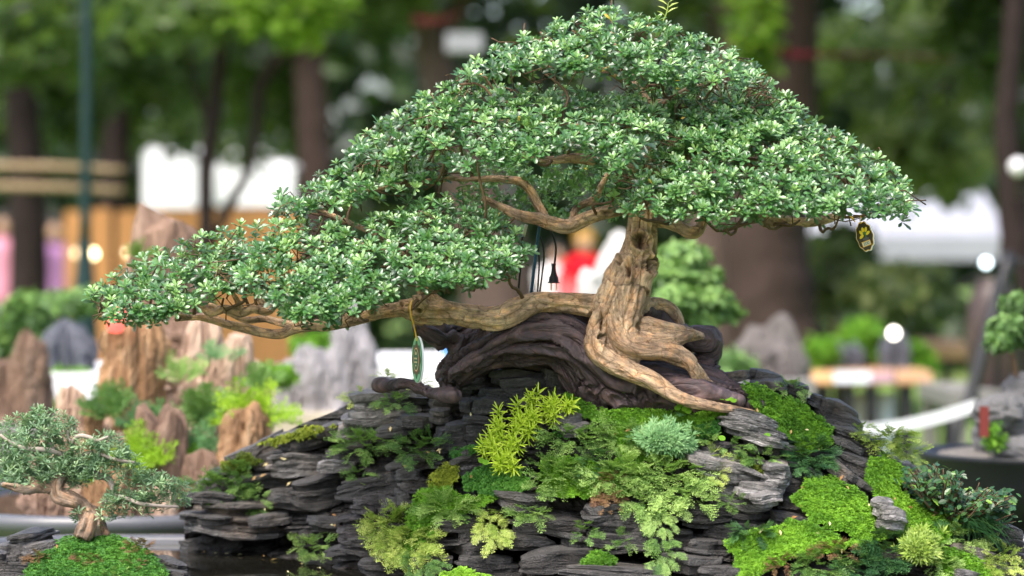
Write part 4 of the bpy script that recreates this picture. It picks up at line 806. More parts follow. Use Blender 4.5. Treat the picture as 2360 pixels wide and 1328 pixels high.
# ------------------------------------------------------------------ moss, rockweed and other plants of the rockery
def sprig(nleaf, elev, w=0.28, seed=0):
    r = np.random.default_rng(seed); parts = []
    for i in range(nleaf):
        V, T = diamond(w); e = math.radians(elev + r.uniform(-20, 20)); a = i * 2.4 + r.uniform(-.3, .3)
        Rx = np.array([[1, 0, 0], [0, math.cos(e), -math.sin(e)], [0, math.sin(e), math.cos(e)]])
        Rz = np.array([[math.cos(a), -math.sin(a), 0], [math.sin(a), math.cos(a), 0], [0, 0, 1]])
        parts.append(((V * r.uniform(.7, 1.1)) @ Rx.T @ Rz.T, T))
    return cat_mesh(parts)
SPRIG = sprig(5, 28, 0.34, 3)
def surf_pts(x, y, bump, yfun=None):
    f = yfun or Yf
    return P(x, y, f(x, y) - bump)
def moss_patch(name, poly, mat, hpx, tc, label, dens=0.15, leaf=5.6, group=None, yfun=None):
    poly = np.asarray(poly, float); lo, hi = poly.min(0), poly.max(0)
    def hgt(x, y):
        d = edge_dist(x, y, poly) * np.where(inpoly(x, y, poly), 1, -1)
        q = np.clip(d / (hpx * 2.4), 0, 1)
        b = S(hpx * .6) * np.sqrt(1 - (1 - q) ** 2)
        return b + np.where(d > 0, 1, 0) * (S(9) * fbm(np.stack([x / 42, y / 30, 0 * x], -1), 3) + S(3.0) * vnoise(np.stack([x / 9, y / 9, 0 * x + 5], -1))) + 0.034
    lo, hi = lo - 14, hi + 14; n = int((hi - lo).prod() * dens)
    x = RNG.uniform(lo[0], hi[0], n); y = RNG.uniform(lo[1], hi[1], n)
    ed = edge_dist(x, y, poly); ins = inpoly(x, y, poly)
    sd = np.where(ins, ed, -ed); k = (sd + 20 * fbm(np.stack([x / 26, y / 20, 0 * x + 9], -1), 3) > 1) & (RNG.uniform(0, 1, n) < np.clip(.35 + sd / 14, .0, 1)) & (sd > -14); x, y = x[k], y[k]
    p = surf_pts(x, y, hgt(x, y), yfun)
    px = surf_pts(x + 3, y, hgt(x + 3, y), yfun) - p; py = surf_pts(x, y + 3, hgt(x, y + 3), yfun) - p
    nv = nrm(np.cross(py, px)); nv = np.where(nv[:, 1:2] > 0, -nv, nv)
    nv = nrm(nv + A(0, 0, 0.55) + RNG.normal(0, .33, nv.shape))
    tint = np.clip(tc + 0.75 * fbm(np.stack([x / 70, y / 45, 0 * x + tc], -1), 4) + RNG.normal(0, .2, len(x)), 0, 1)
    m1 = scatter(*SPRIG, basis(nv, RNG.uniform(0, 6.28, len(x))), p, S(leaf) * RNG.uniform(.7, 1.3, len(x)), tint)
    # the earth skin it grows on
    nx, ny = int((hi[0] - lo[0]) / 6) + 2, int((hi[1] - lo[1]) / 6) + 2
    X, Yy = np.meshgrid(np.linspace(lo[0], hi[0], nx), np.linspace(lo[1], hi[1], ny))
    ok = inpoly(X, Yy, poly) & (edge_dist(X, Yy, poly) + 16 * fbm(np.stack([X / 26, Yy / 20, 0 * X + 9], -1), 3) > 8)
    g = surf_pts(X, Yy, hgt(X, Yy) - 0.003, yfun)
    T = grid_tris(ny, nx, False); T = T[ok.ravel()[T].all(1)]
    parts = [m1]
    if len(T): parts.append((g.reshape(-1, 3), T, {'tint': np.full(nx * ny, max(0, tc - .35))}))
    return mk(name, cat_mesh(parts), M[mat], label=label, cat='moss', group=group, kind='stuff')
for k, v in MOSS.items():
    moss_patch('moss_patch', v[0], v[1], v[2], v[3], v[4], group='moss patches on the slate rockery')

def frond_template(seed, pairs=8, droop=0.5):
    r = np.random.default_rng(seed); parts = []
    s = np.linspace(0, 1, 14); spine = np.stack([0.06 * np.sin(3 * s + seed), s, -droop * s ** 2 * 0.5 + 0.12 * s], -1)
    st = tube(spine, np.linspace(.012, .005, 14), 3); parts.append((st[0], st[1]))
    for i in range(pairs):
        for sd in (-1, 1):
            t = (i + 0.6 + .25 * sd) / pairs; b = A(*[np.interp(t, s, spine[:, c]) for c in range(3)])
            ln = 0.30 * math.sin(math.pi * min(1, 0.12 + t * .9)) ** .7 * r.uniform(.75, 1.15) + .06
            a = math.radians(52 + r.uniform(-10, 10)); d = nrm(A(sd * math.sin(a), math.cos(a), r.uniform(-.25, .3)))
            nl = max(2, int(ln / 0.075))
            for j in range(nl + 1):
                q = b + d * ln * (j / nl); q[2] -= .25 * droop * (ln * j / nl) ** 2
                for s2 in ((-1, 1) if j < nl else (0,)):
                    V, T = diamond(.34)
                    aa = math.atan2(d[0], d[1]) + s2 * 0.85
                    R = np.array([[math.cos(aa), math.sin(aa), 0], [-math.sin(aa), math.cos(aa), 0], [0, 0, 1]])
                    tl = r.uniform(-.5, .5); Rt = np.array([[math.cos(tl), 0, math.sin(tl)], [0, 1, 0], [-math.sin(tl), 0, math.cos(tl)]])
                    parts.append(((V * .098 * r.uniform(.8, 1.2)) @ Rt.T @ R.T + q, T))
    return cat_mesh(parts)
FROND = [frond_template(i, 7 + i % 3, 0.35 + .25 * i) for i in range(4)]
def rockweed(cx, cy, w, h, mat, n, tc, label, trail=0.0, yfun=None, name='rockweed', size=1.0, lift=0.034, group='rockweed plants on the slate rockery', catg='plant', up=0.15):
    f = yfun or Yf; parts = []
    for i in range(int(n * (1.3 if 1240 < cx < 1620 else 1.75))):
        a = RNG.uniform(0, 6.28); rr = math.sqrt(RNG.uniform(0, 1)) * 0.5
        ox, oy = math.cos(a) * rr * w, math.sin(a) * rr * h
        x, y = cx + ox * .75, cy + oy * .75
        p = P(x, y, float(f(x, y)) - lift - 0.01 * RNG.uniform(0, 1))
        d = nrm(A(ox / max(w, 1) * 2.0 + RNG.normal(0, .3), -0.55 - RNG.uniform(0, .4), up - oy / max(h, 1) * 1.2 - trail + RNG.normal(0, .2)))
        nv = nrm(A(0, -.45, .9) + RNG.normal(0, .25, 3) + (A(0, -.8, 0) * trail)); x_ = nrm(np.cross(d, nv)); nv = np.cross(x_, d)
        Mx = np.stack([x_, d, nv], -1)[None]
        L = S(min(46, max(26, 0.30 * max(w, h)))) * RNG.uniform(.7, 1.15) * size
        fv, ft = FROND[RNG.integers(0, 4)]
        V_, T_, at_ = scatter(fv, ft, Mx, p[None], A(L), A(float(np.clip(tc + RNG.normal(0, .18), 0, 1)))); at_['tint'] = np.clip(at_['tint'] + np.repeat(RNG.normal(0, .16, len(V_) // 4 + 1), 4)[:len(V_)] + .25 * (fv[:, 1] - .5), 0, 1)
        parts.append((V_, T_, at_))
    return mk(name, cat_mesh(parts), M[mat], label=label, cat=catg, group=group)
for a in [
    (828,918,80,36,'fern_yellow',14,.6,'yellow-green rockweed leaning out over the far edge beside the grey boulder'), (905,928,100,36,'fern',16,.3,'green rockweed hanging on the face of the top grey boulder'),
    (895,874,60,22,'fern_yellow',9,.5,'small yellow-green sprig behind the top boulder, left of the oval tag'), (968,884,56,24,'fern_yellow',9,.5,'small yellow-green sprig directly below the oval tag'),
    (835,1020,150,56,'fern',26,.4,'green rockweed spread over the slate left of the dark hollow'), (970,1032,120,84,'fern',28,.15,'bushy green rockweed in the middle of the upper slate face'),
    (828,1092,64,62,'fern',12,.4,'small upright green sprig against the dark slate hollow'), (500,1122,170,40,'fern',30,.3,'low rockweed mat on the outermost slate ledge over the water'), (545,1088,110,50,'fern',16,.15,'olive rockweed above the outermost slate ledge'),
    (600,1150,50,70,'fern',10,.45,'thin rockweed trailing down the brown slate block',.4), (570,1188,90,24,'fern',9,.4,'rockweed on the thin ledge over the pale grey slab'), (722,1260,110,50,'fern',22,.7,'bright rockweed tuft low over the dark water'),
    (900,1205,150,60,'fern_yellow',30,.55,'broad yellow-green rockweed spray fanning to the side',.15), (940,1250,170,70,'fern_yellow',34,.5,'lower part of the broad rockweed spray, drooping',.35), (970,1295,110,60,'fern',18,.3,'green rockweed drooping to the foot of the rockery',.5), (1030,1172,160,44,'fern',24,.7,'pale rockweed mat on the moss ledge'),
    (1135,1215,80,110,'fern_yellow',18,.6,'straggly yellowish rockweed hanging over the dark cavity',.7), (1225,1182,120,30,'fern',15,.6,'flat rockweed spray under the ledge right of the hanging strand'),
    (1275,1095,150,80,'fern',34,.55,'pale green rockweed below the lime sedum'), (1325,1010,160,50,'fern',26,.55,'rockweed creeping under the light grey flat stone'), (1440,1010,150,60,'fern',30,.6,'rockweed creeping over the moss below the driftwood'),
    (1440,1090,200,90,'fern',46,.7,'dense light green rockweed mass at the middle of the rockery'), (1540,1105,200,110,'fern',50,.85,'dense yellowish rockweed mass above the long trailing strand',.1), (1380,1070,120,70,'fern_dark',22,.6,'dark bluish rockweed at the heart of the rockery'),
    (1590,1150,120,60,'fern',22,.85,'light rockweed spray against the pale slate',.1), (1525,1200,80,90,'fern',22,.7,'upper part of the long trailing rockweed strand',.8), (1530,1270,80,110,'fern',20,.45,'lower part of the long trailing rockweed strand',.8), (1480,1165,120,50,'fern',22,.6,'rockweed fringe over the grey ledge',.4),
    (1345,1225,80,56,'fern',14,.2,'dark rockweed tuft in the lower dark cavity'), (1425,1245,80,40,'fern',12,.3,'small rockweed tuft below the grey ledge'), (1620,1002,70,36,'fern',11,.45,'rockweed sprig beside the deep green moss tuft'),
    (1690,1032,60,36,'fern',11,.5,'rockweed sprig on top of the pale striped slab'), (1762,1054,96,30,'fern',14,.35,'flat rockweed spray under the pale striped slab'), (1652,1060,60,50,'fern_yellow',10,.7,'yellowish sprig growing from the pale slate'), (1645,1095,50,40,'fern_yellow',7,.8,'yellow sprig hanging on the pale slate',.4), (1690,1158,64,36,'fern',11,.5,'small sprig on the dark slate below the pale block'),
    (1868,1046,116,90,'fern_dark',44,.55,'dark green dense cushion plant in a slate gap'), (2050,1008,130,44,'fern_yellow',30,.5,'pale yellow-green mat along the far slope'), (1985,992,60,24,'fern_yellow',9,.4,'pale sprig behind the dark slate block'), (2100,1045,80,50,'fern_yellow',18,.5,'pale mat running down towards the ficus shrub'),
    (1890,1300,130,56,'fern',26,.3,'greyish green rockweed at the lower edge'), (1970,1300,110,60,'fern_dark',26,.5,'dark green rockweed cushion beside the red-tipped one'), (2055,1268,140,90,'fern_dark',50,.4,'large dark green cushion plant below the pale stones'), (2240,1235,110,50,'fern',24,.85,'pale rockweed above the striped slab at the corner'), (2310,1290,100,80,'fern_yellow',28,.5,'yellow-green rockweed in the lower corner'), (2170,1300,90,60,'fern',18,.7,'light rockweed left of the striped slab at the corner'),
    (1412,1120,90,60,'fern_red',20,.5,'reddish brown rockweed beside the green mass'), (1398,1150,60,60,'fern_red',14,.8,'dry brownish rockweed hanging below the reddish one',.4), (1925,1268,100,40,'fern_red',18,.7,'red-tipped rockweed in front of the bright moss slope'), (1800,1300,60,40,'fern_red',9,.7,'small reddish sprig at the foot of the moss slope'),
    (1825,894,76,32,'fern',13,.6,'rockweed fringe on the far top slabs behind the moss'), (1730,1225,110,36,'fern_dark',14,.7,'small dark herb under the slate overhang'), (2240,1200,150,40,'fern_dark',18,.5,'dark herb below the ficus shrub')]:
    rockweed(*a)
# pale cushion
def cushion(cx, cy, w, h, mat, n, tc, label, catg='plant', up=1.0, L=20, nl=9):
    tv, tt = sprig(nl, 40, .12, 8); x = cx + RNG.normal(0, w / 4.5, n); y = cy + RNG.normal(0, h / 4.5, n)
    q = 1 - np.clip(((x - cx) / w * 2) ** 2 + ((y - cy) / h * 2) ** 2, 0, 1)
    p = P(x, y, Yf(x, y) - .05 - .03 * np.sqrt(q))
    nv = nrm(np.stack([(x - cx) / w, -.7 + 0 * x, up * .6 + (cy - y) / h], -1) + RNG.normal(0, .25, (n, 3)))
    mk('cushion_plant', scatter(tv, tt, basis(nv, RNG.uniform(0, 6, n)), p, S(L) * RNG.uniform(.7, 1.2, n), np.clip(tc + RNG.normal(0, .2, n), 0, 1)), M[mat], label=label, cat=catg, group='cushion plants on the rockery')
cushion(1530, 1012, 125, 70, 'fern_pale', 380, .65, 'pale blue-green feathery cushion plant above the rockweed mass')
cushion(2120, 1262, 80, 70, 'fern_yellow', 170, .35, 'yellow-green spiky tuft beside the large dark cushion plant', L=22)

def sedum(stems, label):
    root = empty('lime_sedum', P(1190, 1040, float(Yf(1190, 1040))), label, 'plant')
    lv = A(0,0,0, -.07,.4,.05, .07,.4,.05, -.05,.8,.04, .05,.8,.04, 0,1,0, 0,.5,-.02).reshape(-1, 3)
    lt = np.array([[0, 6, 1], [0, 2, 6], [6, 3, 1], [6, 2, 4], [6, 4, 3], [3, 4, 5]])
    for (x, y, dx, dy) in stems:
        Y0 = float(Yf(x, y)) - .03; s = np.linspace(0, 1, 7)
        pts = P(x + dx * s, y + dy * s ** .9, Y0 - .03 * s)
        parts = [tube(pts, np.linspace(.0016, .0010, 7), 4)]
        nl = 28; t = np.linspace(.02, 1, nl)
        pos = np.stack([np.interp(t, s, pts[:, c]) for c in range(3)], -1)
        tan = nrm(pts[-1] - pts[0]); az = np.arange(nl) * 2.4
        bx = nrm(np.cross(tan, A(0, 1, .2))); by = np.cross(tan, bx)
        el = np.interp(t, [.02, .8, 1], [-.15, .35, 1.2])
        d = nrm(np.cos(az)[:, None] * bx + np.sin(az)[:, None] * by + np.tan(el)[:, None] * tan)
        nv = nrm(tan - d * (d @ tan)[:, None]); xx = np.cross(d, nv)
        Mx = np.stack([xx, d, nv], -1)
        lf = scatter(lv, lt, Mx, pos, S(25.5) * RNG.uniform(.8, 1.15, nl) * np.interp(t, [.02, .9, 1], [.8, 1.08, .8]), np.clip(.55 + .35 * (t - .6) + RNG.normal(0, .14, nl), 0, 1))
        st = (parts[0][0], parts[0][1], {'tint': np.full(len(parts[0][0]), .3)})
        mk('shoot', cat_mesh([st, lf]), M['sedum'], root)
ST = []
for (x, y) in [(1262,905),(1222,905),(1195,928),(1245,930),(1280,925),(1300,925),(1165,950),(1205,950),(1150,978),(1180,985),(1130,1000),(1160,1010),(1195,1010),(1140,1035),(1170,1045),(1135,1062),(1190,1068),(1215,960),(1235,955),(1265,945),(1170,1025),(1125,1020),(1205,985),(1155,1060),(1180,960),(1140,985)]:
  for q_ in range(2 if len(ST) % 3 else 1):
    ST.append((x - RNG.uniform(-14, 8) + 14 * q_, y + RNG.uniform(24, 36), RNG.uniform(-10, 14), -RNG.uniform(22, 36)))
sedum(ST, 'lime green sedum with starry narrow leaves running down the middle of the rockery')
# ------------------------------------------------------------------ the large bonsai and its driftwood
def remeshed(tubes, voxel, smooth_it=2):
    V, T = cat_mesh(tubes)
    me = mesh_np('tmp', V, T); o = bpy.data.objects.new('tmp', me); col.objects.link(o)
    m = o.modifiers.new('r', 'REMESH'); m.mode = 'VOXEL'; m.voxel_size = voxel
    s = o.modifiers.new('s', 'SMOOTH'); s.iterations = smooth_it; s.factor = 0.5
    t = o.modifiers.new('t', 'TRIANGULATE')
    dg = bpy.context.evaluated_depsgraph_get(); ev = o.evaluated_get(dg); m2 = ev.to_mesh()
    n = len(m2.vertices); V = np.zeros(n * 3, np.float32); m2.vertices.foreach_get('co', V)
    NV = np.zeros(n * 3, np.float32); m2.vertices.foreach_get('normal', NV)
    T = np.zeros(len(m2.polygons) * 3, np.int32); m2.loops.foreach_get('vertex_index', T)
    ev.to_mesh_clear(); bpy.data.objects.remove(o); bpy.data.meshes.remove(me)
    return V.reshape(-1, 3).astype(float), T.reshape(-1, 3), NV.reshape(-1, 3).astype(float)
def flowcoords(V, paths):
    pts, tan, uu, ww, ss, rr = [], [], [], [], [], []
    for i, (p, r) in enumerate(paths):
        t, u, w = frames(p); s = np.concatenate([[0], np.cumsum(np.linalg.norm(np.diff(p, axis=0), axis=1))])
        pts.append(p); uu.append(u); ww.append(w); ss.append(s + i * 3.7); rr.append(r)
    pts, uu, ww, ss, rr = map(np.concatenate, (pts, uu, ww, ss, rr))
    F = np.zeros_like(V)
    for k in range(0, len(V), 4000):
        v = V[k:k + 4000]; d = np.linalg.norm(v[:, None] - pts[None], axis=2) / np.maximum(rr, .004)[None]
        j = d.argmin(1); o = v - pts[j]
        F[k:k + 4000] = np.stack([ss[j], (o * uu[j]).sum(1), (o * ww[j]).sum(1)], -1)
    return F
def path(ctrl, n=6):
    q = catmull(np.asarray(ctrl, float), n)
    return P(q[:, 0], q[:, 1], q[:, 3]), S(np.maximum(q[:, 2], 1), q[:, 3])

bonsai = empty('bonsai_tree', P(1440, 950, -0.03), 'large spreading bonsai with tiny glossy leaves and a sinuous trunk gripping dark driftwood', 'bonsai')
TR = [
    [(1492,340,18,0),(1488,400,24,0),(1484,450,29,-.01),(1481,490,33,-.02),(1478,525,36,-.02),(1476,558,39,-.02),(1467,603,48,-.02),(1451,643,58,-.025),(1438,677,60,-.025),(1427,704,56,-.03),(1418,735,53,-.03),(1415,765,46,-.03),(1425,790,36,-.03)],
    [(1440,630,36,-.025),(1418,680,42,-.035),(1398,728,38,-.042),(1380,765,32,-.05),(1372,790,27,-.06),(1382,815,26,-.065),(1415,838,25,-.07),(1455,855,24,-.075),(1495,872,22,-.08),(1527,893,20,-.08),(1556,913,17,-.085),(1600,928,15,-.085),(1660,939,12,-.075),(1700,945,9,-.065),(1745,951,5,-.055)],
    [(1462,620,38,-.025),(1446,680,48,-.036),(1432,735,48,-.045),(1434,775,38,-.06),(1450,797,30,-.07),(1485,808,27,-.07),(1530,812,25,-.065),(1565,824,23,-.06),(1590,838,19,-.06),(1602,862,14,-.06),(1608,888,10,-.055),(1616,908,6,-.05)],
    [(1592,838,17,-.06),(1612,858,14,-.055),(1626,878,11,-.05),(1634,905,6,-.05)], [(1626,876,10,-.05),(1650,895,9,-.045),(1672,918,5,-.04)],
    [(1450,748,40,-.03),(1490,758,30,-.045),(1535,764,26,-.045),(1568,768,23,-.04),(1592,771,17,-.03),(1622,776,8,-.02)],
    [(1470,782,22,-.055),(1520,788,19,-.06),(1558,785,17,-.055),(1580,775,16,-.045),(1592,768,14,-.03)],
    [(1440,715,30,.01),(1485,704,18,.03),(1520,701,15,.045),(1548,714,14,.05),(1564,738,12,.05),(1570,768,10,.045)],
    [(1425,712,40,-.02),(1366,702,28,-.03),(1320,696,24,-.03),(1281,694,23,-.03),(1245,694,24,-.03),(1218,702,26,-.03),(1190,714,29,-.03),(1165,725,30,-.03),(1133,731,30,-.03),(1090,728,27,-.03),(1048,721,26,-.03),(1016,717,33,-.03),(985,713,38,-.03),(963,716,34,-.03),(942,713,27,-.03),(921,713,20,-.03),(860,724,19,-.03),(800,738,19,-.03),(750,748,17,-.03),(700,752,14,-.03),(670,761,13,-.03),(645,771,13,-.03),(605,768,12,-.03),(560,756,12,-.03),(520,746,11,-.03),(480,734,11,-.03),(440,733,8,-.03),(400,738,6,-.03)],
    [(1000,705,26,-.03),(985,685,24,-.03),(976,664,19,-.03),(972,648,13,-.02)],
    [(970,700,16,-.05),(962,690,13,-.055),(960,678,10,-.055)],
    [(1490,470,22,0),(1440,480,16,0),(1400,487,17,-.01),(1355,502,18,-.01),(1310,522,20,-.01),(1270,515,18,-.01),(1240,504,16,-.01),(1200,496,14,-.01),(1160,480,11,0),(1110,455,8,0)],
    [(1260,508,12,.02),(1238,470,12,.03),(1222,440,11,.03),(1195,418,12,.03),(1140,412,10,.03),(1090,414,8,.03),(1040,410,7,.02),(990,395,5,.02)],
    [(1500,510,20,0),(1530,512,15,-.01),(1560,522,16,-.015),(1590,538,17,-.02),(1610,533,16,-.02),(1622,510,13,-.02),(1640,490,10,-.03)],
    [(1640,500,9,-.02),(1700,488,10,-.04),(1745,490,13,-.05),(1762,512,14,-.05),(1790,520,8,-.05)], [(1750,495,13,-.05),(1800,505,13,-.05),(1860,512,12,-.05),(1910,503,12,-.05),(1948,490,11,-.05)],
    [(1490,360,18,0),(1500,300,15,0),(1492,240,14,0),(1465,200,13,0),(1440,160,12,0),(1420,110,8,0),(1410,70,5,0)],
    [(1470,210,10,0),(1400,165,9,-.03),(1340,162,7,-.04),(1300,175,5,-.05)], [(1495,240,11,0),(1540,235,9,-.02),(1580,210,8,-.03),(1640,190,6,-.03)],
    [(1490,400,15,0),(1420,380,13,-.04),(1330,365,12,-.06),(1260,370,10,-.07),(1180,350,7,-.07)],
    [(1500,400,14,0),(1560,370,11,-.05),(1660,360,9,-.06),(1780,400,8,-.06),(1900,430,6,-.06)],
    [(640,690,11,-.05),(618,716,12,-.055),(585,712,10,-.06),(555,722,10,-.06),(520,712,10,-.06),(485,722,9,-.06),(462,705,8,-.06),(448,690,6,-.05)], [(690,752,10,0),(650,745,11,.02),(610,735,9,.03),(570,738,9,.03),(530,722,8,.03),(480,700,6,.02)],
    [(620,716,9,-.05),(600,690,8,-.05),(590,660,6,-.04)], [(560,718,8,-.06),(545,690,7,-.06),(530,665,5,-.06)], [(440,733,7,-.03),(380,715,6,-.05),(320,700,5,-.05),(260,690,4,-.05)],
    [(860,724,10,-.03),(850,700,9,-.06),(820,680,8,-.09),(770,660,7,-.1),(720,640,6,-.1)], [(972,655,12,-.02),(955,620,10,-.05),(920,590,9,-.08),(870,570,8,-.1),(800,560,6,-.1)], [(975,655,12,-.02),(1000,610,10,-.06),(1050,580,8,-.1),(1120,570,6,-.1)], [(955,620,9,-.03),(900,560,8,0),(820,520,7,0),(730,480,5,0)],
    [(1040,410,9,.02),(980,420,8,-.02),(900,430,7,-.05),(820,440,6,-.05),(740,450,5,-.03)], [(990,395,7,.02),(940,340,6,0),(890,310,5,0)], [(1500,300,10,0),(1440,290,8,-.08),(1340,290,7,-.12),(1200,280,6,-.12),(1080,280,5,-.1)],
    [(1640,490,10,-.03),(1680,440,8,-.08),(1760,400,7,-.1),(1880,400,6,-.1),(1980,420,5,-.08)], [(1560,370,9,-.05),(1600,300,8,-.04),(1700,260,6,-.04),(1800,270,5,-.04)],
    [(1320,515,11,.02),(1330,480,10,.04),(1370,460,10,.05),(1385,430,8,.05),(1400,400,7,.05)]]
paths = [path(c) for c in TR]
V, T, NV = remeshed([tube(p, r, 14, .10, 7 * i) for i, (p, r) in enumerate(paths)], 0.0024, 4)
F = flowcoords(V, paths)
q = F * A(9, 75, 75)
rad_local = np.linalg.norm(F[:, 1:], axis=1)
amp = np.clip(rad_local / .03, .15, 1.0)
disp = amp * (0.0105 * fbm(q, 4) - 0.0080 * np.clip(1 - np.abs(fbm(q * A(1.3, 1.1, 1.1) + 31, 2)) * 6, 0, 1))
V += NV * disp[:, None]
dk = np.zeros(len(V))
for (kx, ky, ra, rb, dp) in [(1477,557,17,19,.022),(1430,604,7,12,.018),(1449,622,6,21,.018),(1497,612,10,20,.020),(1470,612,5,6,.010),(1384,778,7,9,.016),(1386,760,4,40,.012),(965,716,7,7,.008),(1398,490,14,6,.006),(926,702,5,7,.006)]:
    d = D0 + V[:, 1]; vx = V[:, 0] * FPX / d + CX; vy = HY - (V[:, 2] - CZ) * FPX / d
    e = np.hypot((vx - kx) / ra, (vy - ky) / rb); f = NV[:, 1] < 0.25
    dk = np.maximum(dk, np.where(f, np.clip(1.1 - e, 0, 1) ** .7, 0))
    V -= NV * (np.where(f, dp * np.clip(1 - e ** 2, 0, 1) - 0.32 * dp * np.exp(-((e - 1.25) / .3) ** 2), 0))[:, None]
mk('trunk', (V, T), M['bark'], bonsai, True, {'flow': F, 'knot': .85 * np.clip(dk, 0, 1)})

# driftwood
drift = empty('driftwood', P(1480, 950, 0.0), 'dark purplish weathered driftwood arching under the live roots of the large bonsai', 'driftwood')
US = A(1022,868, 1040,832, 1075,806, 1125,776, 1200,732, 1275,716, 1340,738, 1395,795, 1470,842, 1570,852, 1640,868, 1712,916).reshape(-1, 2)
LS = A(1036,892, 1058,868, 1095,846, 1140,826, 1212,822, 1272,822, 1312,850, 1345,902, 1395,946, 1480,950, 1580,950, 1700,926).reshape(-1, 2)
DR = []
K = 10
for k in range(K):
    f = k / (K - 1); c = []
    for i in range(len(US)):
        x, y = US[i] * (1 - f) + LS[i] * f
        w = np.linalg.norm(US[i] - LS[i]) / (K - 1)
        yy = -.045 * math.sin(math.pi * min(1, f * 1.15)) + .03 * (1 - f) - .03 * np.interp(i, [0, 5, 11], [-.6, .4, 1]) + (.008 if k % 2 else 0)
        c.append((x + RNG.normal(0, 3), y + RNG.normal(0, 2.5), max(9, w * RNG.uniform(1.2, 1.7)), yy))
    DR.append(c)
for k in range(5):                                           # hind strands that give the plate its thickness
    f = k / 4; c = []
    for i in range(2, len(US)):
        x, y = US[i] * (1 - f) + LS[i] * f
        c.append((x, y + 8, max(12, np.linalg.norm(US[i] - LS[i]) / 6), .06 - .02 * i / 11))
    DR.append(c)
DR += [[(958,752,10,.02),(990,772,18,.02),(1030,790,20,.02),(1075,790,22,.03),(1130,770,26,.03),(1190,745,26,.03),(1250,722,22,.03),(1320,722,20,.02)],
       [(1000,765,14,.05),(1060,765,20,.06),(1130,755,24,.06),(1220,730,24,.05)],
       [(1595,780,20,.03),(1630,788,25,.04),(1634,812,24,.05),(1620,840,22,.05),(1640,880,18,.03)], [(1480,715,14,.04),(1530,730,24,.06),(1560,760,22,.06),(1580,790,26,.04)],
       [(1040,880,12,.02),(1032,905,14,.0),(1046,912,13,-.01),(1062,910,9,-.01)], [(868,888,7,.03),(905,888,9,.02),(940,884,11,.01),(975,900,11,0),(1010,910,13,-.01),(1050,912,14,-.015)],
       [(1690,922,10,-.02),(1722,934,8,-.035),(1744,934,8,-.04),(1756,946,4,-.03)], [(1520,925,18,-.05),(1560,948,13,-.055),(1588,964,5,-.03)],
       [(1400,900,16,-.045),(1440,938,13,-.05),(1458,960,4,-.025)], [(1350,890,12,-.03),(1378,930,11,-.035),(1392,958,4,-.01)], [(1480,900,14,-.06),(1505,935,12,-.06),(1520,960,4,-.03)]]
dpaths = [path(c) for c in DR]
V, T, NV = remeshed([tube(p, r, 10, .10, 11 * i) for i, (p, r) in enumerate(dpaths)], 0.0021, 8)
F = flowcoords(V, dpaths)
# grain coordinate across the plate, blended from the strands near by
gp = np.concatenate([p for p, r in dpaths]); gf = np.concatenate([np.full(len(p), (i % K) / (K - 1) if i < K else (i - K) * .25 if i < K + 5 else .5) for i, (p, r) in enumerate(dpaths)])
gs = np.concatenate([np.concatenate([[0], np.cumsum(np.linalg.norm(np.diff(p, axis=0), axis=1))]) for p, r in dpaths])
GC = np.zeros((len(V), 3))
for k0 in range(0, len(V), 4000):
    d = np.linalg.norm(V[k0:k0 + 4000, None] - gp[None], axis=2); w = 1 / (d + .004) ** 5; w /= w.sum(1, keepdims=True)
    GC[k0:k0 + 4000] = np.stack([w @ gs, w @ gf, V[k0:k0 + 4000, 1]], -1)
q = GC * A(6.5, 11, 30); q[:, 1] += .9 * fbm(V * 11, 2)
rid = 1 - np.abs(fbm(q, 2)) * 3.2
V += NV * (0.010 * np.clip(rid, -.9, 1) + 0.005 * (1 - 2.5 * np.abs(fbm(q * A(1.2, 2.7, 1.6) + 5, 2))) + .0022 * (1 - 3 * np.abs(fbm(q * A(1.6, 7, 3) + 15, 2))) - .005)[:, None]
F = GC * A(1, .13, 1)
mk('weathered_wood', (V, T), M['drift'], drift, True, {'flow': F})

# leaves: rosettes on tiers that slope from the ridge towards the viewer, and their mirror at the back
def obovate():
    V = A(0,0,0, -.115,.40,.04, .115,.40,.04, -.185,.70,.05, .185,.70,.05, -.09,.95,.02, .09,.95,.02, 0,.62,.0).reshape(-1, 3)
    return V, np.array([[0, 7, 1], [0, 2, 7], [1, 7, 3], [2, 4, 7], [3, 7, 5], [4, 6, 7], [5, 7, 6]])
def rosette(n, seed, w=1.0):
    r = np.random.default_rng(seed); parts = []
    for i in range(n):
        V, T = obovate(); V = V * A(w * r.uniform(.85, 1.15), 1, 1); V[:, 2] -= r.uniform(0, .18) * V[:, 1] ** 2
        e = math.radians(np.interp(i, [0, n - 1], [8, 62]) + r.uniform(-12, 12)); a = i * 2.399 + r.uniform(-.3, .3)
        Rx = np.array([[1, 0, 0], [0, math.cos(e), -math.sin(e)], [0, math.sin(e), math.cos(e)]])
        Rz = np.array([[math.cos(a), -math.sin(a), 0], [math.sin(a), math.cos(a), 0], [0, 0, 1]])
        s = np.interp(i, [0, n - 1], [1.0, .62]) * r.uniform(.85, 1.1)
        parts.append(((V * s) @ Rx.T @ Rz.T + A(0, 0, .12 * i / n), T))
    return cat_mesh(parts)
ROS = [rosette(k, s) for k, s in ((9, 1), (10, 2), (8, 3), (11, 4), (9, 5), (10, 6))]
def inner_light(n): return np.repeat(np.linspace(-.14, .20, n // 8), 8)
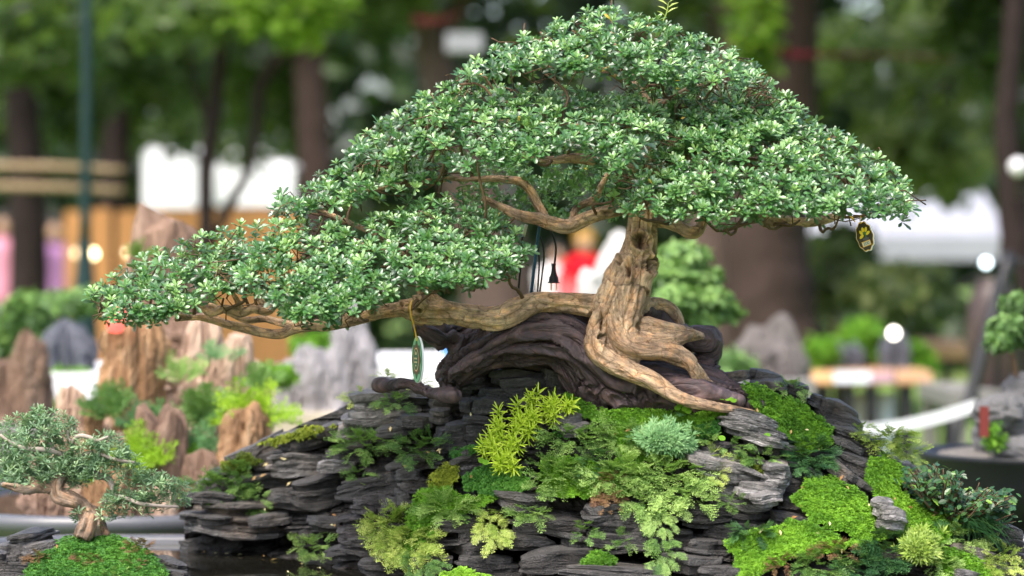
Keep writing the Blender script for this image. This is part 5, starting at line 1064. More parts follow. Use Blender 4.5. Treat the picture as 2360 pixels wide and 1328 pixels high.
TIERS = [  # columns px: x, top, bottom ; Y of ridge, Y of front lip
 ('apex', [(1056,166,186),(1130,118,172),(1200,88,162),(1260,58,164),(1320,34,164),(1385,18,166),(1440,22,180),(1500,40,196),(1560,64,196),(1620,86,196),(1680,112,198),(1730,142,196),(1778,188,204)], 0.0, -.13),
 ('left_crown', [(800,345,366),(850,300,372),(900,262,372),(950,228,360),(1000,192,352),(1060,172,350)], .03, -.09),
 ('middle', [(990,235,345),(1060,205,385),(1120,195,384),(1200,192,376),(1260,198,352),(1320,206,350),(1380,214,384),(1430,224,400),(1480,238,330),(1545,256,300)], -.02, -.19),
 ('left_shoulder', [(632,462,496),(690,424,488),(760,382,474),(820,350,462),(880,350,450),(940,360,446),(1000,366,420),(1040,376,400)], .03, -.07),
 ('left_tail', [(198,680,692),(250,642,732),(330,592,752),(420,556,716),(500,540,684),(560,512,664)], 0, -.11),
 ('left_front', [(540,536,668),(620,512,684),(680,512,740),(740,516,752),(800,508,735),(860,500,706),(910,486,680),(960,456,660),(1010,446,662),(1080,470,664),(1140,486,640),(1190,528,620),(1224,572,588)], -.05, -.21),
 ('right', [(1415,404,480),(1460,372,490),(1500,346,500),(1560,296,496),(1610,226,510),(1660,206,520),(1720,196,506),(1780,204,492),(1840,242,500),(1910,292,492),(1980,334,482),(2030,370,498),(2072,400,510),(2098,428,496)], 0, -.19),
 ('right_upper', [(1540,215,330),(1600,200,340),(1680,196,330),(1760,200,320),(1830,240,330)], -.0, -.12)]
ros_list = []; clumps = []
def tier_points(cols, Yt, Yl, spacing, back=False):
    c = np.asarray(cols, float); w = c[-1, 0] - c[0, 0]
    # clump centres
    cl = []
    area = np.trapz(c[:, 2] - c[:, 1], c[:, 0])
    ncl = max(6, int(area / (82 * 50)))
    for _ in range(ncl * 30):
        if len(cl) >= ncl: break
        x = RNG.uniform(c[0, 0], c[-1, 0]); t = RNG.uniform(0, 1); a, b = np.interp(x, c[:, 0], c[:, 1]), np.interp(x, c[:, 0], c[:, 2]); y = a + (b - a) * t
        if all(((x - u) / 66) ** 2 + ((y - v) / 38) ** 2 > 1 for u, v in cl): cl.append((x, y))
    cl = np.array(cl)
    n = int(area * 1.25 / spacing ** 2)
    x = c[0, 0] + w * RNG.uniform(0, 1, n * 3); a = np.interp(x, c[:, 0], c[:, 1]); b = np.interp(x, c[:, 0], c[:, 2])
    kk = RNG.uniform(0, (c[:, 2] - c[:, 1]).max(), n * 3) < (b - a); x, a, b = x[kk][:n], a[kk][:n], b[kk][:n]
    t = RNG.uniform(0, 1, len(x)) ** 0.95; y = a + (b - a) * t
    dx = (x[:, None] - cl[None, :, 0]) / 72; dy = (y[:, None] - cl[None, :, 1]) / 46
    dd = dx ** 2 + dy ** 2; j = dd.argmin(1); r2 = np.clip(dd[np.arange(len(x)), j], 0, 1.6)
    ux = dx[np.arange(len(x)), j]; uy = dy[np.arange(len(x)), j]
    prof = 1 - (1 - t) ** 1.7
    edge = np.clip(np.minimum(x - c[0, 0], c[-1, 0] - x) / 60, 0, 1) ** .5
    Y = Yt + (Yl - Yt) * prof * (.35 + .65 * edge) - .030 * (1 - r2) * edge
    nv = np.stack([ux * .8, -.40 - .35 * (t) + 0 * x, .62 - .5 * uy - .15 * t], -1)
    keep = RNG.uniform(0, 1, len(x)) > np.clip((r2 - .7) * 1.0 + .35 * np.clip(uy, 0, 1), 0, .82)
    if back:
        Y = 2 * Yt + .015 - Y; nv[:, 1] *= -1; y = y + 14
    return x[keep], y[keep], Y[keep], nv[keep], r2[keep], uy[keep], cl
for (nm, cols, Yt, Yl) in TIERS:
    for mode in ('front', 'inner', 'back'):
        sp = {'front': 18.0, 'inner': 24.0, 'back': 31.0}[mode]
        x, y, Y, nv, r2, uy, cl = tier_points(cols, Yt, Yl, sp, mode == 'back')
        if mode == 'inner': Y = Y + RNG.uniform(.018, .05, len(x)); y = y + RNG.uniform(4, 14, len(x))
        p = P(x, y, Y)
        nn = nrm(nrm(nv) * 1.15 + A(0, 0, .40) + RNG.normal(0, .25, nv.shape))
        tint = np.clip(.42 - .20 * r2 - .18 * uy + RNG.normal(0, .17, len(x)) + (.25 * (RNG.uniform(0, 1, len(x)) < .14) if mode == 'front' else -.36), 0, .86)  # inner, back and clump-underside leaves tinted darker: crown shade put into the colour
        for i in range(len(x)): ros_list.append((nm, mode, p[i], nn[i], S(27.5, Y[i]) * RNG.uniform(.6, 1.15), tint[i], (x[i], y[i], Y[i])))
        if mode == 'front':
            for (u, v) in cl:
                a, b = np.interp(u, np.asarray(cols)[:, 0], np.asarray(cols)[:, 1]), np.interp(u, np.asarray(cols)[:, 0], np.asarray(cols)[:, 2])
                t = np.clip((v - a) / max(1, b - a), 0, 1); clumps.append((nm, u, v + 12, Yt + (Yl - Yt) * (1 - (1 - t) ** 1.7) * .8 + .02))
# sparse shaded leaves in the hollow under the middle tier
for k_ in range(480):
    x, y, Y = (RNG.uniform(1060, 1440), RNG.uniform(385, 505), RNG.uniform(.02, .14)) if k_ < 310 else (RNG.uniform(1430, 1650), RNG.uniform(200, 340), RNG.uniform(-.06, .08))
    ros_list.append(('inside', 'inner', P(x, y, Y), nrm(A(*RNG.normal(0, .5, 3)) + A(0, -.1, .6)), S(21) * RNG.uniform(.7, 1.1), float(np.clip(RNG.normal(.35, .15), 0, 1)), (x, y, Y)))
fr = [i for i, r in enumerate(ros_list) if r[1] == 'front']
pick = set(sorted(fr, key=lambda i: ros_list[i][2][1] - .05 * RNG.uniform(0, 1))[:300])
ROSME = []
for k, (tv, tt) in enumerate(ROS):
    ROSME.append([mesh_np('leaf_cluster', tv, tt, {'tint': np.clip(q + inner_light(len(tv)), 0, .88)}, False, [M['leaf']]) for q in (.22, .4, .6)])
base = wloc(bonsai)
for i in pick:
    nm, mode, p, n_, sc, tint, _ = ros_list[i]
    o = bpy.data.objects.new('leaf_cluster', ROSME[i % 6][0 if tint < .3 else 1 if tint < .5 else 2]); col.objects.link(o); o.parent = bonsai
    B = basis(n_[None], A(RNG.uniform(0, 6.28)))[0] * sc
    o.matrix_local = Matrix([[*B[0], p[0] - base[0]], [*B[1], p[1] - base[1]], [*B[2], p[2] - base[2]], [0, 0, 0, 1]])
for (nm, *_r) in TIERS + [('inside',)]:
    parts = []
    for k in range(6):
        idx = [i for i, r in enumerate(ros_list) if r[0] == nm and i not in pick and i % 6 == k]
        if not idx: continue
        pos = np.array([ros_list[i][2] for i in idx]); nn = np.array([ros_list[i][3] for i in idx]); sc = A(*[ros_list[i][4] for i in idx]); ti = A(*[ros_list[i][5] for i in idx])
        V, T, at = scatter(*ROS[k], basis(nn, RNG.uniform(0, 6.28, len(idx))), pos, sc, ti)
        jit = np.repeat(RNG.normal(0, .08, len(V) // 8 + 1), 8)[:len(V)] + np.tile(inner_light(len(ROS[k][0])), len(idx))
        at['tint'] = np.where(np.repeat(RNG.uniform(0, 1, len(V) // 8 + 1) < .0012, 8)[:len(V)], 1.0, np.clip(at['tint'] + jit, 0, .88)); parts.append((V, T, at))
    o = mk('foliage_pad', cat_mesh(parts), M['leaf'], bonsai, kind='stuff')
# twigs: from the nearest limb to every clump, then out to the leaves
limb = np.concatenate([p for p, r in paths[8:]]); parts = []; used = np.zeros(len(limb))
cpos = np.array([P(u, v, Y) for (_, u, v, Y) in clumps])
for c in cpos:
    d = np.linalg.norm((limb - c) * A(1, 1.3, 1.0) , axis=1) + .6 * np.clip(limb[:, 2] - c[2], 0, 1); d = d + .03 * used; j_ = RNG.choice(np.argsort(d)[:10]); a = limb[j_]; used += np.exp(-(np.linalg.norm(limb - a, axis=1) / .02) ** 2)
    L = np.linalg.norm(c - a)
    if L > .15: continue
    s = np.linspace(0, 1, 8)[:, None]
    w = a + (c - a) * s + np.sin(s * np.pi) * A(*RNG.normal(0, .07 * L + .003, 3)) + np.sin(s * np.pi * 3) * A(*RNG.normal(0, .035 * L, 3)); w[:, 2] -= (np.sin(s[:, 0] * np.pi) * .06 * L)
    parts.append(tube(w, np.linspace(.0018 + .009 * L, .0014, 8), 6, .15))
allp = np.array([r[2] for r in ros_list if r[1] != 'back'])
for i in RNG.choice(len(allp), min(1500, len(allp)), replace=False):
    p = allp[i]; d = np.linalg.norm(cpos - p, axis=1); c = cpos[d.argmin()]
    if d.min() > .055: continue
    c = c + RNG.normal(0, .012, 3); m = (p + c) / 2 + RNG.normal(0, .008, 3)
    parts.append(tube(np.stack([c, m, p]), A(.0011, .0009, .0006), 3))
mk('twigs', cat_mesh(parts), M['twig'], bonsai, True, kind='stuff')
# two bare shoots poking out of the crown
lv, lt = leaflet(.13)
def shoot(x, y, dx, dy, Y, n, mat, L):
    s = np.linspace(0, 1, 6); pts = P(x + dx * s + 3 * np.sin(s * 3), y + dy * s, Y + 0 * s); st = tube(pts, np.linspace(.0012, .0006, 6), 4)
    t = np.linspace(.3, 1, n); pos = np.stack([np.interp(t, s, pts[:, c]) for c in range(3)], -1)
    d = nrm(np.stack([np.where(np.arange(n) % 2, 1, -1) * .9, RNG.normal(-.2, .2, n), np.full(n, .5)], -1)); nv = nrm(np.cross(np.cross(d, A(0, -.5, 1)), d)); xx = np.cross(d, nv)
    mk('shoot', cat_mesh([(st[0], st[1], {'tint': np.full(len(st[0]), .6)}), scatter(lv, lt, np.stack([xx, d, nv], -1), pos, S(L) * RNG.uniform(.8, 1.1, n), np.full(n, .8))]), M[mat], bonsai)
shoot(1528, 50, 12, -44, 0, 6, 'fern_yellow', 28)
# ------------------------------------------------------------------ small bonsai on its mossy islet, lower left
def Ym(x, y):
    return 0.06 - 0.10 * np.clip((np.asarray(y, float) - 1225) / 110, 0, 1.4) + 0 * np.asarray(x, float)
isl = empty('slate_islet', P(210, 1330, .05), 'low slate islet under the moss mound of the small bonsai', 'rock')
for a in [(62, 1244, 120, 34, 14, 2.2, .02, .12, .7), (30, 1272, 120, 34, 6, 1.6, .03, .12, .5), (90, 1262, 120, 22, 14, 2.4, .03), (60, 1310, 180, 36, -2, .8, .05, .16), (390, 1300, 90, 24, -14, .8, .03), (375, 1322, 120, 26, -8, .7, .04), (180, 1335, 260, 50, 0, .8, .04, .2), (330, 1335, 160, 40, 0, .8, .03, .16), (-20, 1300, 120, 60, 0, .9, .02)]:
    q = list(a) + [.02, None, 0.0][len(a) - 6:] if len(a) < 9 else list(a)
    slab(*q[:9], parent=isl, Y=float(Ym(a[0], a[1])) )
mk('rock_core', blob(P(200, 1345, .13), (S(215), .14, S(100)), 3, .08), M['slate'], isl, color=(.7, .7, .7))
mound = [(30, 1345), (60, 1300), (110, 1262), (150, 1238), (210, 1228), (280, 1236), (340, 1262), (378, 1300), (392, 1345)]
moss_patch('moss_mound', mound, 'moss_dark', 26, .55, 'mossy mound flecked with red under the small bonsai', dens=.2, yfun=Ym)
for (x, y, w, h, m, n, lab) in ((320, 1262, 80, 40, 'fern_red', 34, 'red-brown creeping sprigs on the right flank of the moss mound'), (200, 1290, 70, 26, 'fern_red', 24, 'red sprigs on the front of the moss mound'), (85, 1285, 60, 30, 'fern_red', 20, 'brownish sprigs on the left flank of the moss mound'), (310, 1300, 60, 24, 'fern_red', 16, 'red sprigs low on the moss mound above the water'), (270, 1325, 80, 24, 'fern', 10, 'lime sprigs at the foot of the moss mound')):
    rockweed(x, y, w, h, m, n, .6, lab, yfun=Ym, size=.7, group='creeping sprigs on the moss mound')
sb = empty('small_bonsai', P(212, 1228, .03), 'small grey-green bonsai with a bent trunk on the mossy mound at the lower left', 'bonsai')
M['sbark'] = bark_mat('small_bonsai_bark', [(.11, .075, .055), (.24, .17, .125), (.40, .33, .27)], .3)
M['sbark_pale'] = plain('pale_twig', (.38, .32, .28), .8, .2, .25, 60, .4, .002)
SB = [[(212,1240,38,.03),(211,1212,30,.02),(206,1190,22,.02),(192,1170,17,.02),(172,1155,16,.015),(150,1150,17,.01),(134,1142,16,.01),(130,1125,13,.01),(140,1105,13,.02),(165,1085,10,.03),(160,1060,8,.03)],
      [(190,1238,16,.0),(200,1215,16,.0),(206,1195,14,.01)], [(240,1238,14,.02),(228,1212,14,.02),(215,1195,14,.02)],
      [(128,1128,12,.01),(95,1122,9,.01),(62,1130,7,.0),(30,1122,5,0),(5,1118,4,0)], [(95,1122,6,.01),(70,1105,5,.01),(55,1090,4,.01)]]
sp = [path(c) for c in SB]
V, T, NV = remeshed([tube(p, r, 10, .2, 5 * i) for i, (p, r) in enumerate(sp)], .0024, 1)
F = flowcoords(V, sp); V += NV * (.0055 * (1 - 2 * np.abs(fbm(F * A(14, 110, 110), 3))) - .002 + .003 * fbm(F * 90, 2))[:, None]
mk('trunk', (V, T), M['sbark'], sb, True, {'flow': F})
for c in ([(168,1085,8,.03),(160,1060,7,.03),(130,1042,7,.02),(95,1036,6,.01),(60,1034,5,.01),(25,1020,4,.01),(0,1002,3,.01)], [(165,1050,6,.03),(168,1020,5,.02),(182,1005,5,.01),(205,1008,5,.01),(225,1016,4,.01),(250,1006,3,.01)], [(170,1030,4,.02),(155,1000,4,.02),(172,985,3,.02),(175,1000,3,.02)], [(160,1075,8,.03),(205,1080,8,.03),(222,1095,9,.03),(245,1100,9,.03),(258,1118,7,.02),(262,1140,5,.02),(285,1145,4,.01)],
          [(235,1160,5,.02),(270,1142,4,.02),(320,1160,5,.01),(360,1165,4,.01),(412,1168,3,.01)], [(225,1045,4,.02),(270,1060,4,.01),(310,1066,3,.01)], [(130,1045,4,.02),(110,1010,4,.02),(100,975,3,.02)], [(190,1050,4,.02),(215,1040,4,.02)]):
    mk('branch', ptube(c, 4, 7, .2), M['sbark_pale'], sb, True)
SR = [rosette(k, 30 + k, .62) for k in (6, 7, 8)]
pads = [(60,1000,60,34),(110,985,50,30),(95,960,24,14),(140,1000,40,24),(40,1050,50,40),(90,1070,60,30),(140,1060,46,30),(180,1075,36,24),(130,1090,46,22),(200,1040,40,22),(235,1020,32,18),(250,1045,40,24),(285,1062,34,14),(20,1090,34,30),(60,1095,44,26),(110,1108,36,20),(165,1105,30,18),(215,1085,40,20),(300,1100,34,18),(350,1110,36,16),(330,1135,60,24),(380,1150,40,22),(300,1165,50,22),(270,1150,30,16),(390,1120,30,14),(30,1110,40,16),(190,1190,16,14),(240,1190,16,18),(75,1110,30,14)]
parts = []
for k in range(3):
    pos, nn, sc, ti = [], [], [], []
    for (x, y, rx, ry) in pads:
        for _ in range(int(rx * ry / 60) + 3):
            a = RNG.uniform(0, 6.28); r = 1.25 * math.sqrt(RNG.uniform()); xx, yy = x + math.cos(a) * r * rx, y + math.sin(a) * r * ry; Yy = .02 + RNG.uniform(-.045, .045) * (1.2 - r)
            pos.append(P(xx, yy, Yy)); nn.append(nrm(A(math.cos(a) * r * .6, -.3, .8) + RNG.normal(0, .4, 3))); sc.append(S(20) * RNG.uniform(.7, 1.2)); ti.append(np.clip(RNG.normal(.5, .2), 0, 1))
    parts.append(scatter(*SR[k], basis(np.array(nn), RNG.uniform(0, 6, len(nn))), np.array(pos), np.array(sc), np.array(ti)))
mk('foliage', cat_mesh(parts), M['graygreen'], sb, kind='stuff')

# ------------------------------------------------------------------ ficus shrub and grass at the right of the rockery
fs = empty('ficus_shrub', P(2200, 1235, -.06), 'small-leaved dark glossy ficus shrub on the right flank of the rockery', 'shrub')
def Yx(u): return -.07 + .05 * u
leafp, leafn, leaft, leafs = [], [], [], []
def roundleaf():
    V = A(0,0,0, -.24,.28,.05, .24,.28,.05, -.30,.6,.06, .30,.6,.06, -.14,.9,.03, .14,.9,.03, 0,1,0, 0,.5,0).reshape(-1, 3)
    return V, np.array([[0, 8, 1], [0, 2, 8], [1, 8, 3], [2, 4, 8], [3, 8, 5], [4, 6, 8], [5, 8, 7], [6, 7, 8]])
for i in range(150):
    ex, ey = RNG.uniform(2070, 2338), 0
    ey = np.interp(ex, [2065, 2120, 2180, 2250, 2338], [1090, 1066, 1068, 1110, 1140]) + RNG.uniform(0, 95) * (1 - abs(ex - 2200) / 190)
    if i < 5: ex, ey = 2318 + 6 * i % 30, 1130 + 18 * i
    bx, by = 2180 + RNG.normal(0, 18), 1205 + RNG.normal(0, 8); Yt = -.07 + RNG.uniform(-.07, .08)
    c = [(bx, by, 4.5, -.06), ((bx + ex) / 2 + RNG.normal(0, 8), (by + ey) / 2 + 10 + RNG.normal(0, 6), 3, (Yt - .06) / 2), (ex, ey, 1.2, Yt)]
    mk('branch', ptube(c, 5, 5, .2), M['twig'], fs, True)
    q = catmull(np.array(c), 5)
    for t in np.linspace(.4, 1, 12):
        j = t * (len(q) - 1); z = np.array([np.interp(j, np.arange(len(q)), q[:, k]) for k in (0, 1, 3)])
        leafp.append(P(z[0] + RNG.normal(0, 7), z[1] + RNG.normal(0, 6), z[2] + RNG.normal(0, .006))); leafn.append(nrm(A(RNG.normal(0, .45), -.45 + RNG.normal(0, .3), .8))); leaft.append(.95 if RNG.uniform() < .07 else np.clip(RNG.normal(.35, .2), 0, .7)); leafs.append(S(19.5) * RNG.uniform(.65, 1.15))
rl = roundleaf(); n = len(leafp)
k = np.arange(n); pk = np.argsort([p[1] for p in leafp])[:200]; rest = np.setdiff1d(k, pk)
B = basis(np.array(leafn), RNG.uniform(0, 6.28, n))
mk('foliage', scatter(*rl, B[rest], np.array(leafp)[rest], np.array(leafs)[rest], np.array(leaft)[rest]), M['ficus'], fs, kind='stuff')
RLM = [mesh_np('leaf', rl[0], rl[1], {'tint': np.full(9, t)}, False, [M['ficus']]) for t in (.15, .35, .55, .95)]
fb = wloc(fs)
for i in pk:
    o = bpy.data.objects.new('leaf', RLM[0 if leaft[i] < .25 else 1 if leaft[i] < .45 else 2 if leaft[i] < .8 else 3]); col.objects.link(o); o.parent = fs
    b = B[i] * leafs[i]; p = leafp[i] - fb; o.matrix_local = Matrix([[*b[0], p[0]], [*b[1], p[1]], [*b[2], p[2]], [0, 0, 0, 1]])
parts = []
for i in range(90):
    bx, by = 2235 + RNG.normal(0, 14), 1200 + RNG.normal(0, 8); ex, ey = bx + RNG.uniform(-20, 90), by + RNG.uniform(20, 85); Y0 = -.09; s = np.linspace(0, 1, 7)
    mx, my = (bx + ex) / 2 + 10, by - RNG.uniform(5, 30) + 15
    x = (1 - s) ** 2 * bx + 2 * s * (1 - s) * mx + s ** 2 * ex; y = (1 - s) ** 2 * by + 2 * s * (1 - s) * my + s ** 2 * ey
    c = P(x, y, Y0 - .05 * s + RNG.uniform(-.02, .02)); w = S(2.0) * (1 - s * .85)
    V = np.concatenate([c + A(0, 0, 1) * w[:, None], c - A(0, 0, 1) * w[:, None], c + A(0, .0015, 0)]); kk = np.arange(6)
    T = np.concatenate([np.stack([kk, kk + 1, 7 + kk + 1], -1), np.stack([kk, 7 + kk + 1, 7 + kk], -1), np.stack([kk + 1, kk, 14 + kk], -1), np.stack([kk + 1, 14 + kk, 14 + kk + 1], -1)])
    parts.append((V, T, {'tint': np.full(21, np.clip(RNG.normal(.4, .2), 0, 1))}))
mk('grass_tuft', cat_mesh(parts), M['fern_dark'], label='dark strappy grass tuft drooping below the ficus shrub', cat='grass')

# ferns among the stumps
M['fern_bright'] = leaf_mat('bright_fern', (.10, .22, .01), (.24, .42, .015), (.42, .62, .04), rough=.5, spec=.3, trans=.35)
def fern_clump(x, y, Y, n, L, mat, tc, label, spread=1.0):
    parts = []
    for i in range(n):
        a = RNG.uniform(-1.3, 1.3) * spread; d = nrm(A(math.sin(a), RNG.uniform(-.6, .2), math.cos(a) * .9 + .1)); nv = nrm(A(0, -.6, .6)); xx = nrm(np.cross(d, nv)); nv = np.cross(xx, d)
        fv, ft = FROND[i % 4]; p = P(x + RNG.normal(0, 8), y + RNG.normal(0, 6), Y)
        parts.append(scatter(fv * A(1, 1, 1.4), ft, np.stack([xx, d, nv], -1)[None], p[None], A(S(L, Y) * RNG.uniform(.7, 1.1)), A(np.clip(tc + RNG.normal(0, .15), 0, 1))))
    mk('fern', cat_mesh(parts), M[mat], label=label, cat='fern', group='ferns among the petrified stumps')
for a in ((590, 980, .88, 16, 95, 'fern_bright', .6, 'bright lime fern at the right end of the petrified stumps'), (310, 1075, .80, 12, 85, 'fern_bright', .5, 'bright lime fern behind the small bonsai crown'), (460, 975, .92, 26, 85, 'fern', .3, 'bushy green fern between the squat and the orange stumps'), (450, 1060, .88, 22, 85, 'fern_pale', .2, 'grey-green fern below the bushy one'),
          (250, 960, .92, 16, 70, 'fern', .2, 'green fern at the foot of the orange hollowed stump'), (420, 870, .98, 12, 55, 'fern', .6, 'small fern on the side of the pale upright stump'), (600, 900, 1.0, 12, 60, 'fern', .3, 'green fern beside the outermost pale stump'), (420, 1110, .85, 20, 70, 'moss', .4, 'low green fern near the rockery tip'), (340, 990, .9, 18, 70, 'fern_dark', .7, 'dark fern on the squat brown stump'), (210, 1110, .84, 14, 60, 'moss', .3, 'green herb behind the small bonsai'), (500, 830, 1.0, 8, 45, 'fern_pale', .4, 'tiny fern on top of the pale pointed stump'), (320, 590, 1.2, 8, 40, 'moss', .2, 'small herb beside the rounded stump top')):
    fern_clump(*a)

# ------------------------------------------------------------------ name tags
M['gold'] = plain('gold_string', (.75, .42, .02), .4, .5, .15, 80)
def flat_shape(pts2, z0, z1):
    n = len(pts2); V = np.vstack([np.column_stack([pts2, np.full(n, z0)]), np.column_stack([pts2, np.full(n, z1)]), [[*pts2.mean(0), z0]], [[*pts2.mean(0), z1]]]); k = np.arange(n); j = (k + 1) % n
    return V, np.vstack([np.stack([k, j, j + n], -1), np.stack([k, j + n, k + n], -1), np.stack([j, k, np.full(n, 2 * n)], -1), np.stack([k + n, j + n, np.full(n, 2 * n + 1)], -1)])
def ell(a, b, n=40, cx=0, cy=0, rot=0, wav=0, wn=8):
    t = np.linspace(0, 2 * np.pi, n, endpoint=False); r = 1 + wav * np.cos(wn * t); x, y = a * r * np.cos(t), b * r * np.sin(t); c, s = math.cos(rot), math.sin(rot)
    return np.column_stack([cx + c * x - s * y, cy + s * x + c * y])
def tagplate(root, R, c, pts, z0, z1, mat, name, par=None):
    V, T = flat_shape(pts, z0, z1); return mk(name, (V @ R.T + c, T), mat, par or root)
def fm(n, c): return plain(n, c, .35, .5, .05, 20)
GREEN, DGREEN, MAROON, CREAM, WHITE = fm('tag_green', (.16, .42, .25)), fm('tag_dark_green', (.02, .09, .06)), fm('tag_maroon', (.20, .035, .03)), fm('tag_cream', (.62, .48, .30)), fm('tag_white', (.82, .82, .85))
BROWN, YEL, LEAFG, SLATEB, AMBER, PLATE = fm('tag_brown', (.03, .02, .008)), fm('tag_yellow', (.72, .55, .02)), fm('tag_leaf_green', (.01, .14, .06)), fm('tag_slate', (.07, .07, .09)), fm('tag_amber', (.75, .42, .03)), fm('tag_plate', (.55, .58, .52))
t1 = empty('name_tag', P(959, 776, -.085), 'oval green name tag hanging by a gold string from the low branch', 'tag')
c = P(961, 829, -.085); th = math.radians(64)
# plate axes: local x -> turned about the vertical, local y -> up, local z -> towards the viewer
ex = A(math.cos(th), -math.sin(th), 0); ez = A(-math.sin(th), -math.cos(th), 0); R1 = np.stack([ex, A(0, 0, 1), ez], -1)
a_, b_ = .0175, .0315
pl = tagplate(t1, R1, c, ell(a_, b_), -.003, 0, WHITE, 'plate')
tagplate(t1, R1, c, ell(a_ * .97, b_ * .985), 0, .0003, DGREEN, 'printed_rim'); tagplate(t1, R1, c, ell(a_ * .90, b_ * .955), .0003, .0006, GREEN, 'printed_field')
em = tagplate(t1, R1, c, ell(a_ * .76, b_ * .74, 64, wav=.12), .0006, .0009, DGREEN, 'emblem')
tagplate(t1, R1, c, ell(a_ * .58, b_ * .62, 64, wav=.10), .0009, .0012, MAROON, 'maroon_ring', em); tagplate(t1, R1, c, ell(a_ * .47, b_ * .50), .0012, .0014, CREAM, 'cream_ring', em); tagplate(t1, R1, c, ell(a_ * .41, b_ * .455), .0014, .0016, DGREEN, 'centre', em)
rect = lambda cx, cy, w, h, rot=0: np.array([[cx + math.cos(rot) * u * w - math.sin(rot) * v * h, cy + math.sin(rot) * u * w + math.cos(rot) * v * h] for u, v in ((-.5, -.5), (.5, -.5), (.5, .5), (-.5, .5))])
tagplate(t1, R1, c, np.array([[-.0025, .0065], [.0025, .0065], [.0025, .009], [0, .011], [-.0025, .009]]), .0016, .0018, CREAM, 'house_mark', em)
for cy, w in ((.0015, .0105), (-.0035, .0095), (-.008, .004)):
    for j in range(int(w / .0018)): tagplate(t1, R1, c, rect(-w / 2 + (j + .5) * .0018, cy, .0012, .0022), .0016, .0018, CREAM, 'letter', em)
mk('string', ptube([(951, 692, 1.5, -.083), (946, 702, 1.7, -.098), (946, 722, 1.7, -.1), (953, 748, 1.8, -.092), (958, 770, 1.6, -.088), (960, 786, 1.5, -.088)], 5, 6), M['gold'], t1, True)
t2 = empty('name_tag', P(1988, 512, -.06), 'dark brown name tag with yellow flower hanging at the right end of the crown', 'tag')
c = P(1993, 545, -.06); th = math.radians(28); tl = math.radians(14)
ex = A(math.cos(th), -math.sin(th), 0); ez = A(-math.sin(th), -math.cos(th), 0); ey = A(0, 0, 1); R2 = np.stack([ex * math.cos(tl) + ey * math.sin(tl), -ex * math.sin(tl) + ey * math.cos(tl), ez], -1)
sh = ell(.0118, .0200, 48, wav=.045, wn=10)
tagplate(t2, R2, c, sh * 1.03, -.003, 0, WHITE, 'plate'); tagplate(t2, R2, c, sh, 0, .0003, AMBER, 'printed_rim'); tagplate(t2, R2, c, sh * .95, .0003, .0006, BROWN, 'printed_field')
for k, (u, v, ro) in enumerate(((-.0042, .0005, .9), (-.0038, .0058, .45), (-.0005, .0090, .0), (.0038, .0085, -.4), (.0056, .0035, -1.0))): tagplate(t2, R2, c, ell(.0019, .0036, 16, u, v, ro + (1.2 if k == 0 else 0)), .0006, .0009, YEL, 'petal')
tagplate(t2, R2, c, ell(.0022, .0022, 14, .001, .0042, 0, .15, 5), .0009, .0011, LEAFG, 'flower_heart'); tagplate(t2, R2, c, rect(.0015, .0008, .0012, .006, .2), .0009, .0011, LEAFG, 'stalk'); tagplate(t2, R2, c, ell(.0044, .0022, 18, .001, -.0038), .0006, .0009, SLATEB, 'ground_mark')
tagplate(t2, R2, c, rect(.0005, -.0100, .0125, .0072, .1), .0006, .0009, AMBER, 'plate_border'); np_ = tagplate(t2, R2, c, rect(.0005, -.0100, .0108, .0054, .1), .0009, .0011, PLATE, 'number_plate')
fc = bpy.data.curves.new('number', 'FONT'); fc.body = '200'; fc.size = .0058; fc.align_x = 'CENTER'; fc.align_y = 'CENTER'; fc.extrude = .0001; fc.materials.append(DGREEN)
ftmp = bpy.data.objects.new('tmp', fc); col.objects.link(ftmp); fme = bpy.data.meshes.new_from_object(ftmp.evaluated_get(bpy.context.evaluated_depsgraph_get())); bpy.data.objects.remove(ftmp)
fo = bpy.data.objects.new('number', fme); col.objects.link(fo); fo.parent = np_
w_ = c + R2 @ A(.0005, -.0100, .0013) - wloc(t2); ro = Matrix(R2.tolist()).to_4x4() @ Matrix.Rotation(.1, 4, 'Z'); fo.matrix_local = Matrix.Translation(Vector(w_.tolist())) @ ro
mk('string', ptube([(1984, 498, 1.4, -.06), (1982, 506, 1.4, -.06), (1984, 516, 1.4, -.062)], 4, 6), M['gold'], t2, True)
t3 = mk('string_end', ptube([(1957, 490, 1.5, -.065), (1962, 500, 2.6, -.068), (1968, 508, 1.8, -.07), (1971, 512, .8, -.07)], 4, 6), M['gold'], t2, True)

# ------------------------------------------------------------------ cables and plug hanging under the left limb
M['cable'] = plain('black_cable', (.012, .012, .013), .5, .4, .2, 40); M['bluecable'] = plain('blue_tube', (.012, .07, .14), .45, .4, .15, 40); M['clear'] = plain('clear_sleeve', (.55, .50, .42), .3, .5, .1, 40); M['brass'] = plain('plug_pins', (.55, .46, .28), .3, .5, .1, 40, metal=.8)
cb = empty('power_cord', P(1275, 675, .08), 'black power cord with two-pin plug hanging under the left limb', 'cord')
mk('cable', ptube([(1240, 524, 2.4, .05), (1262, 524, 2.4, .06), (1273, 540, 2.4, .075), (1281, 568, 2.5, .08), (1280, 592, 2.5, .08), (1278, 608, 2.5, .08)], 5, 7), M['cable'], cb, True)
pc = P(1276, 652, .08)
pg = mk('plug', lathe([(.001, .027), (.0032, .027), (.0032, .024), (.0025, .023), (.0034, .0215), (.0026, .020), (.0036, .0185), (.0028, .017), (.004, .0155), (.0035, .014), (.0048, .012), (.0045, .0105), (.0062, .0085), (.0068, .004), (.0068, .0012), (.0088, .0006), (.0088, -.0006), (.001, -.0006)], 18, pc), M['cable'], cb, True)
for sx in (-.0035, .0035): mk('pin', box(pc + A(sx, 0, -.0055), (.0022, .0012, .010)), M['brass'], pg)
